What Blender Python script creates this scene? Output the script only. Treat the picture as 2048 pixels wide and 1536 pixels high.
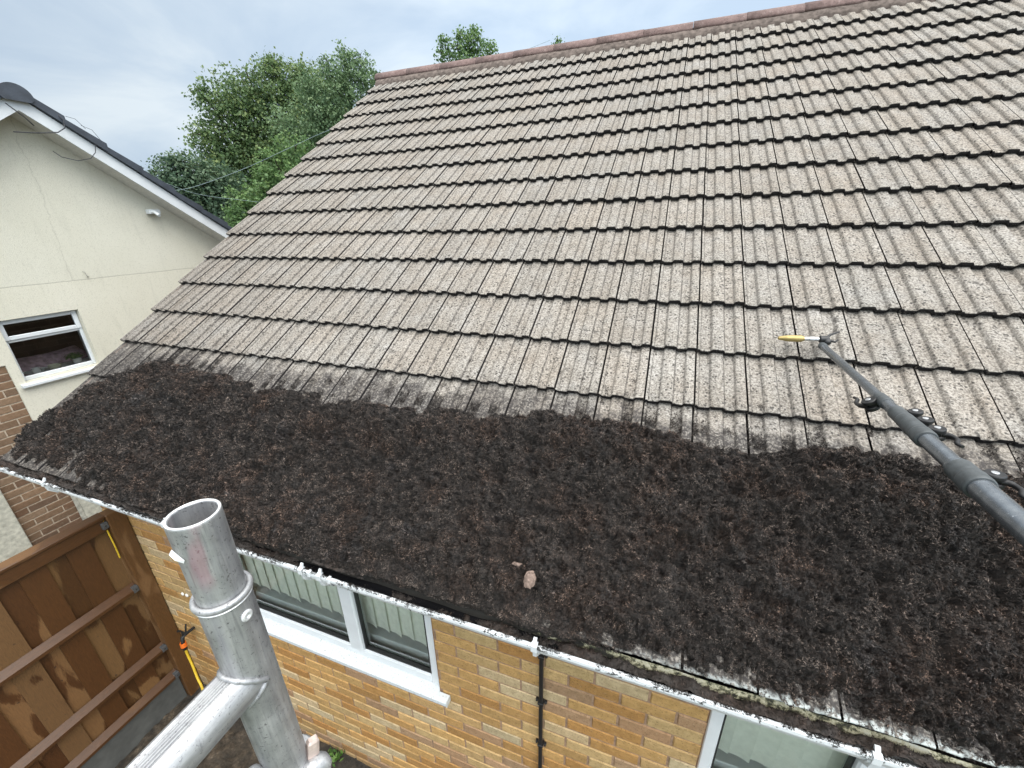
import bpy, math, random
import numpy as np
from mathutils import Vector, Matrix
R = math.radians
scene = bpy.context.scene
for o in list(bpy.data.objects): bpy.data.objects.remove(o)
COL = scene.collection

# ------------------------------------------------------------------ camera
cd = bpy.data.cameras.new('camera'); cam = bpy.data.objects.new('camera', cd); COL.objects.link(cam)
cd.sensor_width = 36.0; cd.lens = 816.84 / 2048 * 36.0
cd.clip_start = 0.02; cd.clip_end = 500
RC = [[0.940753, 0.338514, -0.019816], [0.107421, -0.352939, -0.929459], [-0.321628, 0.872263, -0.368392]]
m = Matrix(((RC[0][0], -RC[1][0], -RC[2][0], -0.3601),
            (RC[0][1], -RC[1][1], -RC[2][1], -0.97166),
            (RC[0][2], -RC[1][2], -RC[2][2], 1.24593), (0, 0, 0, 1)))
cam.matrix_world = m
scene.camera = cam
scene.render.resolution_x = 1024; scene.render.resolution_y = 768

# ------------------------------------------------------------------ sky + sun (overcast)
SUN_EL, SUN_AZ = 50, 128      # azimuth measured clockwise from +Y
world = bpy.data.worlds.new('World'); scene.world = world; world.use_nodes = True
nt = world.node_tree; nt.nodes.clear()
def N(t, typ, **kw):
    n = t.nodes.new(typ)
    for k, v in kw.items():
        if k.startswith('i_'):
            key = k[2:]
            n.inputs[int(key) if key.isdigit() else key].default_value = v
        else: setattr(n, k, v)
    return n
L = nt.links.new
sky = N(nt, 'ShaderNodeTexSky', sky_type='NISHITA', sun_disc=False)
sky.sun_elevation = R(SUN_EL); sky.sun_rotation = R(SUN_AZ); sky.air_density = 1.0; sky.dust_density = 2.0
tc = N(nt, 'ShaderNodeTexCoord')
mp = N(nt, 'ShaderNodeMapping'); mp.inputs['Scale'].default_value = (1.0, 1.0, 2.6); mp.inputs['Location'].default_value = (0.9, 0.35, 0.2)
L(tc.outputs['Generated'], mp.inputs['Vector'])
n1 = N(nt, 'ShaderNodeTexNoise', i_Scale=2.6, i_Detail=7.0, i_Roughness=0.52, i_Distortion=0.35)
L(mp.outputs['Vector'], n1.inputs['Vector'])
cr = N(nt, 'ShaderNodeValToRGB')
cr.color_ramp.elements[0].position = 0.38; cr.color_ramp.elements[0].color = (0.500, 0.625, 0.775, 1)
cr.color_ramp.elements[1].position = 0.62; cr.color_ramp.elements[1].color = (0.790, 0.880, 0.945, 1)
e = cr.color_ramp.elements.new(0.5); e.color = (0.610, 0.725, 0.845, 1)
L(n1.outputs['Fac'], cr.inputs['Fac'])
sep = N(nt, 'ShaderNodeSeparateXYZ'); L(tc.outputs['Generated'], sep.inputs['Vector'])
# overcast: the cloud layer gets brighter towards the zenith (CIE overcast sky), a little brighter to the right
ze = N(nt, 'ShaderNodeMapRange', interpolation_type='SMOOTHSTEP'); ze.inputs['From Min'].default_value = 0.40
ze.inputs['From Max'].default_value = 1.0; ze.inputs['To Min'].default_value = 1.0; ze.inputs['To Max'].default_value = 2.5
L(sep.outputs['Z'], ze.inputs['Value'])
xr = N(nt, 'ShaderNodeMapRange'); xr.inputs['From Min'].default_value = -0.9; xr.inputs['From Max'].default_value = -0.35
xr.inputs['To Min'].default_value = 9.8; xr.inputs['To Max'].default_value = 13.0
L(sep.outputs['X'], xr.inputs['Value'])
gm = N(nt, 'ShaderNodeMath', operation='MULTIPLY'); L(ze.outputs[0], gm.inputs[0]); L(xr.outputs[0], gm.inputs[1])
# the cloud is whiter overhead; glow round the sun added out of view to brighten the walls
wz = N(nt, 'ShaderNodeMapRange', interpolation_type='SMOOTHSTEP'); wz.inputs['From Min'].default_value = 0.30; wz.inputs['From Max'].default_value = 0.75
L(sep.outputs['Z'], wz.inputs['Value'])
wmx = N(nt, 'ShaderNodeMix', data_type='RGBA'); L(wz.outputs[0], wmx.inputs['Factor']); L(cr.outputs['Color'], wmx.inputs['A']); wmx.inputs['B'].default_value = (0.80, 0.80, 0.785, 1)
dp = N(nt, 'ShaderNodeVectorMath', operation='DOT_PRODUCT'); L(tc.outputs['Generated'], dp.inputs[0])
dp.inputs[1].default_value = (math.sin(R(SUN_AZ)) * math.cos(R(SUN_EL)), math.cos(R(SUN_AZ)) * math.cos(R(SUN_EL)), math.sin(R(SUN_EL)))
gl_ = N(nt, 'ShaderNodeMapRange', interpolation_type='SMOOTHSTEP'); gl_.inputs['From Min'].default_value = 0.35; gl_.inputs['From Max'].default_value = 1.0
gl_.inputs['To Min'].default_value = 1.0; gl_.inputs['To Max'].default_value = 2.6; L(dp.outputs['Value'], gl_.inputs['Value'])
gm2 = N(nt, 'ShaderNodeMath', operation='MULTIPLY'); L(gm.outputs[0], gm2.inputs[0]); L(gl_.outputs[0], gm2.inputs[1])
vm = N(nt, 'ShaderNodeVectorMath', operation='SCALE'); L(wmx.outputs['Result'], vm.inputs[0]); L(gm2.outputs[0], vm.inputs['Scale'])
mx = N(nt, 'ShaderNodeMix', data_type='RGBA'); mx.inputs['Factor'].default_value = 0.93
L(sky.outputs['Color'], mx.inputs['A']); L(vm.outputs[0], mx.inputs['B'])
bg = N(nt, 'ShaderNodeBackground', i_Strength=0.1); L(mx.outputs['Result'], bg.inputs['Color'])
wo = N(nt, 'ShaderNodeOutputWorld'); L(bg.outputs[0], wo.inputs['Surface'])

sd = bpy.data.lights.new('sun', 'SUN'); sd.energy = 1.0; sd.angle = R(24); sd.color = (1.0, 0.965, 0.91)
so = bpy.data.objects.new('sun', sd); COL.objects.link(so)
az = R(SUN_AZ); el = R(SUN_EL)
dirv = Vector((math.sin(az) * math.cos(el), math.cos(az) * math.cos(el), math.sin(el)))
so.rotation_euler = dirv.to_track_quat('Z', 'Y').to_euler(); so.location = dirv * 30

vs = scene.view_settings
vs.view_transform = 'Standard'; vs.look = 'None'; vs.gamma = 1.0; vs.exposure = 0.0
try: vs.use_curve_mapping = False
except Exception: pass

# ------------------------------------------------------------------ constants of the place (metres)
TH = R(34.46); CT, ST = math.cos(TH), math.sin(TH)
TW, TG = 0.2, 0.3027            # tile cover width and gauge
XV = -3.979                     # left verge
GROUND = -2.24
WALL_Y = 0.235
XN = -6.25                      # neighbour's gable wall
XF = -3.62                      # fence face
random.seed(7); rng = np.random.default_rng(11)

# ------------------------------------------------------------------ materials
def mat(name):
    mm = bpy.data.materials.new(name); mm.use_nodes = True
    t = mm.node_tree; b = t.nodes['Principled BSDF']
    return mm, t, b
def ramp(t, stops, fac=None, interp='LINEAR'):
    n = t.nodes.new('ShaderNodeValToRGB'); n.color_ramp.interpolation = interp
    els = n.color_ramp.elements
    while len(els) > 1: els.remove(els[-1])
    for i, (p, c) in enumerate(stops):
        e = els[0] if i == 0 else els.new(p)
        e.position = p; e.color = (*c, 1) if len(c) == 3 else c
    if fac is not None: t.links.new(fac, n.inputs['Fac'])
    return n.outputs['Color']
def noise(t, scale, detail=4, rough=0.55, vec=None, dist=0.0, out='Fac'):
    n = N(t, 'ShaderNodeTexNoise', i_Scale=scale, i_Detail=detail, i_Roughness=rough, i_Distortion=dist)
    t.links.new(vec if vec is not None else pos(t), n.inputs['Vector'])
    return n.outputs[out]
def pos(t, scale=None):
    k = '_pos'
    g = t.nodes.get(k)
    if g is None:
        g = t.nodes.new('ShaderNodeNewGeometry'); g.name = k
    if scale is None: return g.outputs['Position']
    mpp = t.nodes.new('ShaderNodeMapping'); mpp.inputs['Scale'].default_value = scale
    t.links.new(g.outputs['Position'], mpp.inputs['Vector'])
    return mpp.outputs['Vector']
def mixc(t, fac, a, b, mode='MIX'):
    n = t.nodes.new('ShaderNodeMix'); n.data_type = 'RGBA'; n.blend_type = mode; n.clamp_factor = True
    for s, v in (('Factor', fac), ('A', a), ('B', b)):
        idx = {'Factor': 0, 'A': 6, 'B': 7}[s]
        if hasattr(v, 'links'): t.links.new(v, n.inputs[idx])
        else: n.inputs[idx].default_value = (*v, 1) if isinstance(v, tuple) and len(v) == 3 else v
    return n.outputs[2]
def mth(t, op, a, b=None, c=None):
    n = t.nodes.new('ShaderNodeMath'); n.operation = op
    for i, v in enumerate((a, b, c)):
        if v is None: continue
        if hasattr(v, 'links'): t.links.new(v, n.inputs[i])
        else: n.inputs[i].default_value = v
    return n.outputs[0]
def mrange(t, v, a, b, c=0.0, d=1.0, smooth=True):
    n = t.nodes.new('ShaderNodeMapRange'); n.interpolation_type = 'SMOOTHSTEP' if smooth else 'LINEAR'
    t.links.new(v, n.inputs['Value'])
    for k, x in zip(('From Min', 'From Max', 'To Min', 'To Max'), (a, b, c, d)): n.inputs[k].default_value = x
    return n.outputs[0]
def bump(t, b, h, strength=0.5, dist=0.002):
    n = N(t, 'ShaderNodeBump', i_Strength=strength, i_Distance=dist)
    t.links.new(h, n.inputs['Height']); t.links.new(n.outputs['Normal'], b.inputs['Normal'])
def sepv(t, v):
    n = t.nodes.new('ShaderNodeSeparateXYZ'); t.links.new(v, n.inputs[0]); return n.outputs
def attr(t, name):
    n = t.nodes.new('ShaderNodeAttribute'); n.attribute_name = name; return n
def basic(name, col, rough=0.6, spec=0.5, metal=0.0, var=0.12, vscale=20, bmp=0.0, bscale=200):
    mm, t, b = mat(name)
    lo = tuple(c * (1 - var) for c in col); hi = tuple(min(1, c * (1 + var)) for c in col)
    c = ramp(t, [(0.3, lo), (0.7, hi)], noise(t, vscale, 5))
    t.links.new(c, b.inputs['Base Color'])
    b.inputs['Roughness'].default_value = rough; b.inputs['Specular IOR Level'].default_value = spec
    b.inputs['Metallic'].default_value = metal
    if bmp: bump(t, b, noise(t, bscale, 3), bmp, 0.002)
    return mm
M = {}

def m_tile():
    mm, t, b = mat('roof_tile_concrete')
    uv = t.nodes.new('ShaderNodeUVMap'); u = sepv(t, uv.outputs['UV'])
    tint = attr(t, 'tint').outputs['Color']
    p = pos(t)
    g1 = noise(t, 125, 3, 0.75)                      # exposed sand grains
    g2 = noise(t, 70, 4, 0.75)
    big = noise(t, 7, 4, 0.6)
    base = ramp(t, [(0.3, (0.232, 0.208, 0.180)), (0.5, (0.252, 0.233, 0.208)), (0.7, (0.272, 0.258, 0.238))], big)
    base = mixc(t, 1.0, base, tint, 'MULTIPLY')
    base = mixc(t, mrange(t, g1, 0.40, 0.60, 0.0, 1.0), mixc(t, 1.0, base, (0.55, 0.53, 0.51), 'MULTIPLY'), mixc(t, 1.0, base, (1.22, 1.22, 1.22), 'MULTIPLY'))
    # dark lichen / dirt specks
    vo = N(t, 'ShaderNodeTexVoronoi', i_Scale=58.0, i_Randomness=1.0); t.links.new(p, vo.inputs['Vector'])
    spk = mth(t, 'MULTIPLY', mrange(t, vo.outputs['Distance'], 0.20, 0.38, 1.0, 0.0), mrange(t, noise(t, 24, 3), 0.40, 0.52))
    base = mixc(t, mth(t, 'MULTIPLY', spk, 0.95), base, (0.045, 0.04, 0.036))
    spk2 = mrange(t, g2, 0.575, 0.64)
    base = mixc(t, mth(t, 'MULTIPLY', spk2, 0.75), base, (0.07, 0.062, 0.055))
    blot = mth(t, 'MULTIPLY', mrange(t, noise(t, 14, 5, 0.7), 0.60, 0.72), mrange(t, g2, 0.40, 0.56))
    base = mixc(t, mth(t, 'MULTIPLY', blot, 0.8), base, (0.05, 0.045, 0.04))
    # algae lines that settled in the flutes of each tile (uv.x = metres across the tile)
    x = u['X']
    tot = None
    for c0, w, k_ in ((0.0125, 0.0035, 0.8), (0.0545, 0.0035, 0.45), (0.1115, 0.0048, 1.0), (0.1525, 0.0035, 0.55), (0.1965, 0.006, 1.0)):
        dd = mth(t, 'ABSOLUTE', mth(t, 'SUBTRACT', x, c0))
        l = mrange(t, dd, w * 0.35, w, k_, 0.0)
        tot = l if tot is None else mth(t, 'MAXIMUM', tot, l)
    tot = mth(t, 'MULTIPLY', tot, mrange(t, noise(t, 60, 4, 0.6), 0.30, 0.60, 0.15, 0.9))
    base = mixc(t, tot, base, (0.060, 0.053, 0.047))
    # peat slurry left on the lowest courses by the moss that was scraped down
    s = u['Y']
    st = mth(t, 'ADD', s, mth(t, 'MULTIPLY', noise(t, 9, 6, 0.65), 0.55))
    slur = mrange(t, st, 1.06, 1.20, 1.0, 0.0)
    slur = mth(t, 'MULTIPLY', slur, mrange(t, noise(t, 85, 4, 0.7), 0.36, 0.56, 0.25, 1.0))
    base = mixc(t, mth(t, 'MULTIPLY', slur, 0.93), base, (0.030, 0.026, 0.025))
    low_left = mth(t, 'ADD', mth(t, 'ADD', sepv(t, p)['X'], mth(t, 'MULTIPLY', s, 0.55)), mth(t, 'MULTIPLY', noise(t, 4, 5, 0.65), 1.1))
    base = mixc(t, mrange(t, low_left, -2.75, -1.0, 0.55, 0.0), base, mixc(t, 1.0, base, (0.62, 0.60, 0.585), 'MULTIPLY'))      # tiles darker towards the lower left verge
    # white lime crust along the wet edge of the eaves course
    wx_ = sepv(t, p)['X']
    lim = mth(t, 'MULTIPLY', mrange(t, mth(t, 'ADD', s, mth(t, 'MULTIPLY', noise(t, 40, 4, 0.7), 0.05)), -0.006, 0.010, 1.0, 0.0), mrange(t, wx_, -0.55, 0.3))
    lim = mth(t, 'MULTIPLY', lim, mrange(t, noise(t, 75, 5, 0.75), 0.44, 0.52))
    base = mixc(t, mth(t, 'MULTIPLY', lim, 0.85), base, (0.46, 0.50, 0.49))
    t.links.new(base, b.inputs['Base Color'])
    b.inputs['Roughness'].default_value = 0.78; b.inputs['Specular IOR Level'].default_value = 0.35
    hh = mth(t, 'ADD', mth(t, 'MULTIPLY', g1, 0.6), g2)
    bump(t, b, hh, 0.6, 0.0022)
    return mm
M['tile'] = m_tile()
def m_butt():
    mm, t, b = mat('tile_butt_residue_shade')  # black residue, with the shade under the tile edge put into the colour
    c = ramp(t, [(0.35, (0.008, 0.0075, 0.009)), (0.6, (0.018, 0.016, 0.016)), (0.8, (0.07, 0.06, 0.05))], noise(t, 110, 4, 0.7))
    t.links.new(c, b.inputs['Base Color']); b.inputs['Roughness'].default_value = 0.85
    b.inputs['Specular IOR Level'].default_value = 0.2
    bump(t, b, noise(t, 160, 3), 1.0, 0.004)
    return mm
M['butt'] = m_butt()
def m_lime():
    mm, t, b = mat('eaves_tile_lime_crust')
    x = sepv(t, pos(t))['X']
    n_ = noise(t, 62, 6, 0.78)
    k = mth(t, 'ADD', mth(t, 'ADD', mth(t, 'MULTIPLY', n_, 0.7), mth(t, 'MULTIPLY', noise(t, 16, 4, 0.6), 0.4)), mrange(t, x, -1.0, -0.1, -0.22, -0.005))
    c = ramp(t, [(0.44, (0.020, 0.018, 0.014)), (0.50, (0.10, 0.10, 0.055)), (0.545, (0.42, 0.39, 0.26)), (0.62, (0.55, 0.53, 0.40)), (0.75, (0.60, 0.62, 0.58))], k)
    t.links.new(c, b.inputs['Base Color']); b.inputs['Roughness'].default_value = 0.8
    bump(t, b, n_, 0.8, 0.006)
    return mm
M['lime'] = m_lime()
def m_ridge():
    mm, t, b = mat('ridge_tile_terracotta')
    c = ramp(t, [(0.3, (0.100, 0.063, 0.056)), (0.55, (0.170, 0.112, 0.102)), (0.8, (0.26, 0.20, 0.185))], noise(t, 24, 6, 0.7))
    c = mixc(t, mrange(t, noise(t, 90, 3, 0.6), 0.56, 0.66), c, (0.07, 0.05, 0.045))
    t.links.new(c, b.inputs['Base Color']); b.inputs['Roughness'].default_value = 0.85
    bump(t, b, noise(t, 150, 3), 0.5, 0.003)
    return mm
M['ridge'] = m_ridge()
M['mortar_bed'] = basic('ridge_mortar', (0.13, 0.105, 0.092), 0.9, 0.2, var=0.5, vscale=28, bmp=0.8, bscale=60)
def m_pvc(name, dirt=0.0, col=(0.66, 0.69, 0.71)):
    mm, t, b = mat(name)
    c = ramp(t, [(0.3, tuple(v * 0.90 for v in col)), (0.7, col)], noise(t, 9, 4))
    if dirt:
        k_ = mth(t, 'ADD', mth(t, 'MULTIPLY', noise(t, 70, 5, 0.75), 0.75), mth(t, 'MULTIPLY', noise(t, 9, 4, 0.6), 0.55))
        f = mrange(t, k_, 0.80 - dirt * 0.14, 0.83 - dirt * 0.14)
        c = mixc(t, mth(t, 'MULTIPLY', f, 0.93), c, (0.02, 0.018, 0.017))
        f2 = mrange(t, noise(t, 20, 6, 0.72), 0.55, 0.8, 0, 0.35)
        c = mixc(t, f2, c, (0.30, 0.28, 0.25))
    t.links.new(c, b.inputs['Base Color']); b.inputs['Roughness'].default_value = 0.32
    b.inputs['Specular IOR Level'].default_value = 0.45
    return mm
M['pvc'] = m_pvc('white_upvc')
M['pvc_rim'] = m_pvc('white_gutter_plastic_dirty', 0.85)
M['pvc_gut'] = m_pvc('white_gutter_plastic', 0.12)
def m_sill():
    mm, t, b = mat('white_upvc_sill_speckled')
    c = mixc(t, mrange(t, noise(t, 130, 3, 0.6), 0.60, 0.68, 0, 0.75), (0.63, 0.67, 0.69), (0.22, 0.20, 0.16))
    c = mixc(t, mrange(t, noise(t, 16, 5, 0.7), 0.5, 0.8, 0, 0.35), c, (0.5, 0.48, 0.44))
    t.links.new(c, b.inputs['Base Color']); b.inputs['Roughness'].default_value = 0.35
    return mm
M['sill'] = m_sill()
def m_brick(name, grain_dark):
    mm, t, b = mat(name)
    tint = attr(t, 'tint').outputs['Color']
    c = mixc(t, mrange(t, noise(t, 26, 5, 0.7), 0.3, 0.75, 0.0, 1.0), mixc(t, 1.0, tint, (0.80, 0.76, 0.70), 'MULTIPLY'), mixc(t, 1.0, tint, (1.12, 1.10, 1.10), 'MULTIPLY'))
    c = mixc(t, mrange(t, noise(t, 120, 4, 0.75), 0.54, 0.66, 0, grain_dark), c, mixc(t, 1.0, c, (0.36, 0.33, 0.30), 'MULTIPLY'))
    c = mixc(t, mrange(t, noise(t, 48, 5, 0.75), 0.56, 0.70, 0, 0.45), c, mixc(t, 0.5, c, (0.50, 0.43, 0.32)))
    c = mixc(t, mrange(t, noise(t, 12, 6, 0.75), 0.60, 0.76, 0, 0.5), c, (0.16, 0.10, 0.07))
    # damp and dirt at the foot of the wall
    z = sepv(t, pos(t))['Z']
    dz = mth(t, 'ADD', z, mth(t, 'MULTIPLY', noise(t, 6, 4), 0.35))
    c = mixc(t, mrange(t, dz, -2.10, -1.80, 0.45, 0.0), c, (0.09, 0.065, 0.045))
    t.links.new(c, b.inputs['Base Color']); b.inputs['Roughness'].default_value = 0.82
    bump(t, b, noise(t, 190, 3, 0.65), 0.55, 0.002)
    return mm
M['brick'] = m_brick('yellow_brick', 0.75)
M['brick_n'] = m_brick('brown_brick', 0.4)
M['mortar'] = basic('brick_mortar_pinkish', (0.30, 0.20, 0.135), 0.9, 0.2, var=0.3, vscale=40, bmp=0.5)
M['mortar_n'] = basic('brick_mortar_pale', (0.42, 0.35, 0.27), 0.9, 0.2, var=0.3, vscale=40, bmp=0.5)
def m_render():
    mm, t, b = mat('cream_render')
    c = ramp(t, [(0.25, (0.60, 0.575, 0.475)), (0.75, (0.665, 0.64, 0.545))], noise(t, 1.6, 5, 0.6))
    c = mixc(t, mrange(t, noise(t, 70, 4, 0.7), 0.50, 0.68, 0, 0.38), c, (0.40, 0.38, 0.31))
    c = mixc(t, mrange(t, noise(t, 5, 5, 0.7, pos(t, (1, 3.0, 0.35))), 0.52, 0.72, 0, 0.22), c, (0.40, 0.385, 0.32))
    o = sepv(t, pos(t))
    # hairline crack along the floor line and a fainter one down the gable
    dz = mth(t, 'SUBTRACT', o['Z'], mth(t, 'ADD', 0.765, mth(t, 'MULTIPLY', mth(t, 'SUBTRACT', noise(t, 3, 5, 0.7), 0.5), 0.03)))
    crk = mrange(t, mth(t, 'ABSOLUTE', dz), 0.002, 0.006, 0.55, 0.0)
    yy = mth(t, 'ADD', o['Y'], mth(t, 'MULTIPLY', mth(t, 'SUBTRACT', noise(t, 2.2, 5, 0.7), 0.5), 0.22))
    dy = mth(t, 'ABSOLUTE', mth(t, 'SUBTRACT', yy, 1.62))
    crk2 = mth(t, 'MULTIPLY', mrange(t, dy, 0.002, 0.006, 0.28, 0.0), mrange(t, o['Z'], 0.76, 0.77))
    c = mixc(t, mth(t, 'MAXIMUM', crk, crk2), c, (0.26, 0.24, 0.19))
    c = mixc(t, mrange(t, mth(t, 'SUBTRACT', o['Z'], 0.765), -0.002, 0.002, 0.0, 0.10), c, (0.50, 0.52, 0.47))
    t.links.new(c, b.inputs['Base Color']); b.inputs['Roughness'].default_value = 0.9
    b.inputs['Specular IOR Level'].default_value = 0.2
    bump(t, b, noise(t, 130, 4, 0.7), 0.8, 0.005)
    return mm
M['render'] = m_render()
M['render_grey'] = basic('weathered_grey_render', (0.47, 0.46, 0.39), 0.9, 0.2, var=0.28, vscale=26, bmp=0.9, bscale=110)
M['bead'] = basic('grey_render_bead', (0.38, 0.37, 0.32), 0.85, 0.2, var=0.35, vscale=30, bmp=0.4)
M['slate'] = basic('dark_concrete_tile', (0.040, 0.048, 0.062), 0.55, 0.5, var=0.3, vscale=12, bmp=0.4, bscale=90)
M['soffit'] = basic('grey_white_soffit', (0.62, 0.60, 0.57), 0.7, 0.3, var=0.12, vscale=30)
def m_moss(name, base, mid, hi, red):
    mm, t, b = mat(name)
    a = attr(t, 'shade').outputs['Fac']
    f = mth(t, 'ADD', mth(t, 'MULTIPLY', a, 0.75), mth(t, 'MULTIPLY', noise(t, 70, 4, 0.7), 0.25))
    c = ramp(t, [(0.12, base), (0.48, mid), (0.92, hi)], f)
    c = mixc(t, mrange(t, noise(t, 5.0, 5, 0.65), 0.44, 0.62, 0.0, 0.85), c, mixc(t, 1.0, c, red, 'MULTIPLY'))
    # cooler, wetter patches
    wet = mrange(t, noise(t, 6.5, 5, 0.65, dist=0.4), 0.55, 0.66)
    c = mixc(t, mth(t, 'MULTIPLY', wet, 0.6), c, mixc(t, 1.0, c, (0.75, 0.85, 1.0), 'MULTIPLY'))
    t.links.new(c, b.inputs['Base Color'])
    t.links.new(mth(t, 'SUBTRACT', 0.72, mth(t, 'MULTIPLY', wet, 0.30)), b.inputs['Roughness'])
    b.inputs['Specular IOR Level'].default_value = 0.42
    bump(t, b, noise(t, 420, 3, 0.7), 0.8, 0.003)
    return mm
M['moss'] = m_moss('scraped_dead_moss', (0.006, 0.0052, 0.0048), (0.043, 0.034, 0.029), (0.27, 0.215, 0.182), (1.20, 0.98, 0.86))
def m_water():
    mm, t, b = mat('black_gutter_water')
    b.inputs['Base Color'].default_value = (0.006, 0.006, 0.007, 1); b.inputs['Roughness'].default_value = 0.05
    b.inputs['Specular IOR Level'].default_value = 0.7
    bump(t, b, noise(t, 45, 2), 0.25, 0.004)
    return mm
M['water'] = m_water()
def m_alu(nm, ax):
    mm, t, b = mat(nm); lg = (1.0, 1.0, 0.06) if ax == 'z' else (1.0, 0.06, 1.0)
    o = sepv(t, pos(t))
    st = noise(t, 90, 6, 0.65, pos(t, lg))
    cl = noise(t, 22, 6, 0.65)
    c = ramp(t, [(0.30, (0.23, 0.234, 0.25)), (0.5, (0.38, 0.385, 0.393)), (0.72, (0.57, 0.57, 0.565))], mth(t, 'ADD', mth(t, 'MULTIPLY', cl, 0.35), mth(t, 'MULTIPLY', st, 0.65)))
    c = mixc(t, mrange(t, noise(t, 230, 5, 0.75), 0.585, 0.66, 0, 0.8), c, (0.08, 0.075, 0.08))
    c = mixc(t, mrange(t, noise(t, 34, 6, 0.8, pos(t, (1.0, 1.0, 0.5))), 0.57, 0.70, 0, 0.6), c, (0.15, 0.145, 0.16))
    c = mixc(t, mrange(t, noise(t, 90, 6, 0.8), 0.55, 0.70, 0, 0.55), c, (0.17, 0.165, 0.17))
    c = mixc(t, mrange(t, noise(t, 260, 4, 0.6, pos(t, lg)), 0.55, 0.72, 0, 0.5), c, (0.20, 0.20, 0.21))
    pk = mth(t, 'MULTIPLY', mrange(t, noise(t, 30, 3, 0.5, pos(t, (1, 1, 0.25))), 0.58, 0.72, 0, 0.45), mrange(t, o['Z'], 0.90, 0.93))
    c = mixc(t, pk, c, (0.50, 0.24, 0.29))
    t.links.new(c, b.inputs['Base Color'])
    b.inputs['Metallic'].default_value = 0.62
    t.links.new(mrange(t, cl, 0.3, 0.7, 0.34, 0.55), b.inputs['Roughness'])
    bump(t, b, mth(t, 'ADD', noise(t, 200, 4, 0.7), cl), 0.35, 0.0012)
    return mm
M['alu'] = m_alu('weathered_aluminium', 'z'); M['alu_y'] = m_alu('weathered_aluminium_rung', 'y')
M['alu_bright'] = basic('bare_aluminium_edge', (0.80, 0.81, 0.82), 0.35, 0.5, 0.5, 0.15, 60)
M['copperish'] = basic('worn_pinkish_cast_metal', (0.58, 0.47, 0.42), 0.45, 0.5, 0.5, 0.25, 70, 0.4, 150)
def m_pole():
    mm, t, b = mat('grey_coated_pole')
    c = ramp(t, [(0.3, (0.150, 0.168, 0.188)), (0.7, (0.235, 0.258, 0.280))], noise(t, 40, 5, 0.7))
    c = mixc(t, mrange(t, noise(t, 130, 5, 0.75), 0.62, 0.68, 0, 0.85), c, (0.02, 0.02, 0.022))
    c = mixc(t, mrange(t, noise(t, 240, 2, 0.5), 0.68, 0.74, 0, 0.6), c, (0.5, 0.52, 0.54))
    t.links.new(c, b.inputs['Base Color']); b.inputs['Metallic'].default_value = 0.75
    b.inputs['Roughness'].default_value = 0.27
    bump(t, b, noise(t, 160, 3), 0.25, 0.001)
    return mm
M['pole'] = m_pole()
M['collar'] = basic('dark_grey_plastic_collar', (0.062, 0.070, 0.074), 0.5, 0.4, 0.0, 0.25, 60, 0.2)
M['black'] = basic('black_plastic', (0.012, 0.012, 0.013), 0.42, 0.5, 0.0, 0.3, 40)
M['steel'] = basic('zinc_steel', (0.62, 0.63, 0.64), 0.3, 0.5, 0.8, 0.2, 60)
M['brass'] = basic('brass_nozzle_shell', (0.36, 0.275, 0.11), 0.42, 0.5, 0.55, 0.15, 50, 0.15)
M['orange'] = basic('orange_plastic', (0.75, 0.16, 0.02), 0.45, 0.5, 0, 0.1)
M['hose'] = basic('yellow_hose', (0.62, 0.42, 0.03), 0.5, 0.5, 0, 0.12, 30)
def m_wood(name, pale, dark, axis):
    mm, t, b = mat(name)
    tint = attr(t, 'tint').outputs['Color']
    sc = {'z': (7.0, 7.0, 1.0), 'y': (6, 1.0, 6)}[axis]
    gr = noise(t, 26, 6, 0.65, pos(t, sc), 0.6)
    c = ramp(t, [(0.3, tuple(v * 0.72 for v in pale)), (0.7, pale)], gr)
    wv = t.nodes.new('ShaderNodeVectorMath'); wv.operation = 'ADD'; t.links.new(pos(t, {'z': (2.6, 2.6, 0.95), 'y': (1.5, 0.7, 1.5)}[axis]), wv.inputs[0])
    sv = t.nodes.new('ShaderNodeVectorMath'); sv.operation = 'SCALE'; t.links.new(tint, sv.inputs[0]); sv.inputs['Scale'].default_value = 14.0 if axis == 'z' else 0.0
    t.links.new(sv.outputs[0], wv.inputs[1])
    wetn = mth(t, 'ADD', noise(t, 2.3, 2.5, 0.45, wv.outputs[0], 0.25), mth(t, 'MULTIPLY', mth(t, 'SUBTRACT', gr, 0.5), 0.16))
    wet = mrange(t, mth(t, 'ADD', wetn, mth(t, 'MULTIPLY', mth(t, 'SUBTRACT', attr(t, 'tint').outputs['Fac'], 0.92), 0.95)), 0.45, 0.49)
    cw = ramp(t, [(0.3, tuple(v * 0.55 for v in dark)), (0.7, dark)], gr)
    c = mixc(t, mth(t, 'MULTIPLY', wet, 0.85), c, cw)
    c = mixc(t, mrange(t, noise(t, 18, 4, 0.6), 0.68, 0.73, 0, 0.75), c, (0.03, 0.015, 0.008))
    c = mixc(t, 1.0, c, tint, 'MULTIPLY')
    t.links.new(c, b.inputs['Base Color'])
    t.links.new(mrange(t, wet, 0, 1, 0.75, 0.45), b.inputs['Roughness'])
    bump(t, b, gr, 0.4, 0.003)
    return mm
M['board'] = m_wood('wet_fence_board', (0.185, 0.094, 0.030), (0.066, 0.0235, 0.0062), 'z')
M['rail'] = m_wood('fence_rail_timber', (0.140, 0.067, 0.022), (0.075, 0.029, 0.0085), 'y')
M['post'] = m_wood('fence_post_timber', (0.190, 0.098, 0.036), (0.115, 0.052, 0.017), 'z')
M['conc'] = basic('dark_concrete', (0.085, 0.086, 0.080), 0.85, 0.3, 0, 0.2, 14, 0.3, 120)
M['zinc'] = basic('galvanised_bracket', (0.10, 0.105, 0.11), 0.5, 0.5, 0.4, 0.25, 80)
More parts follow.
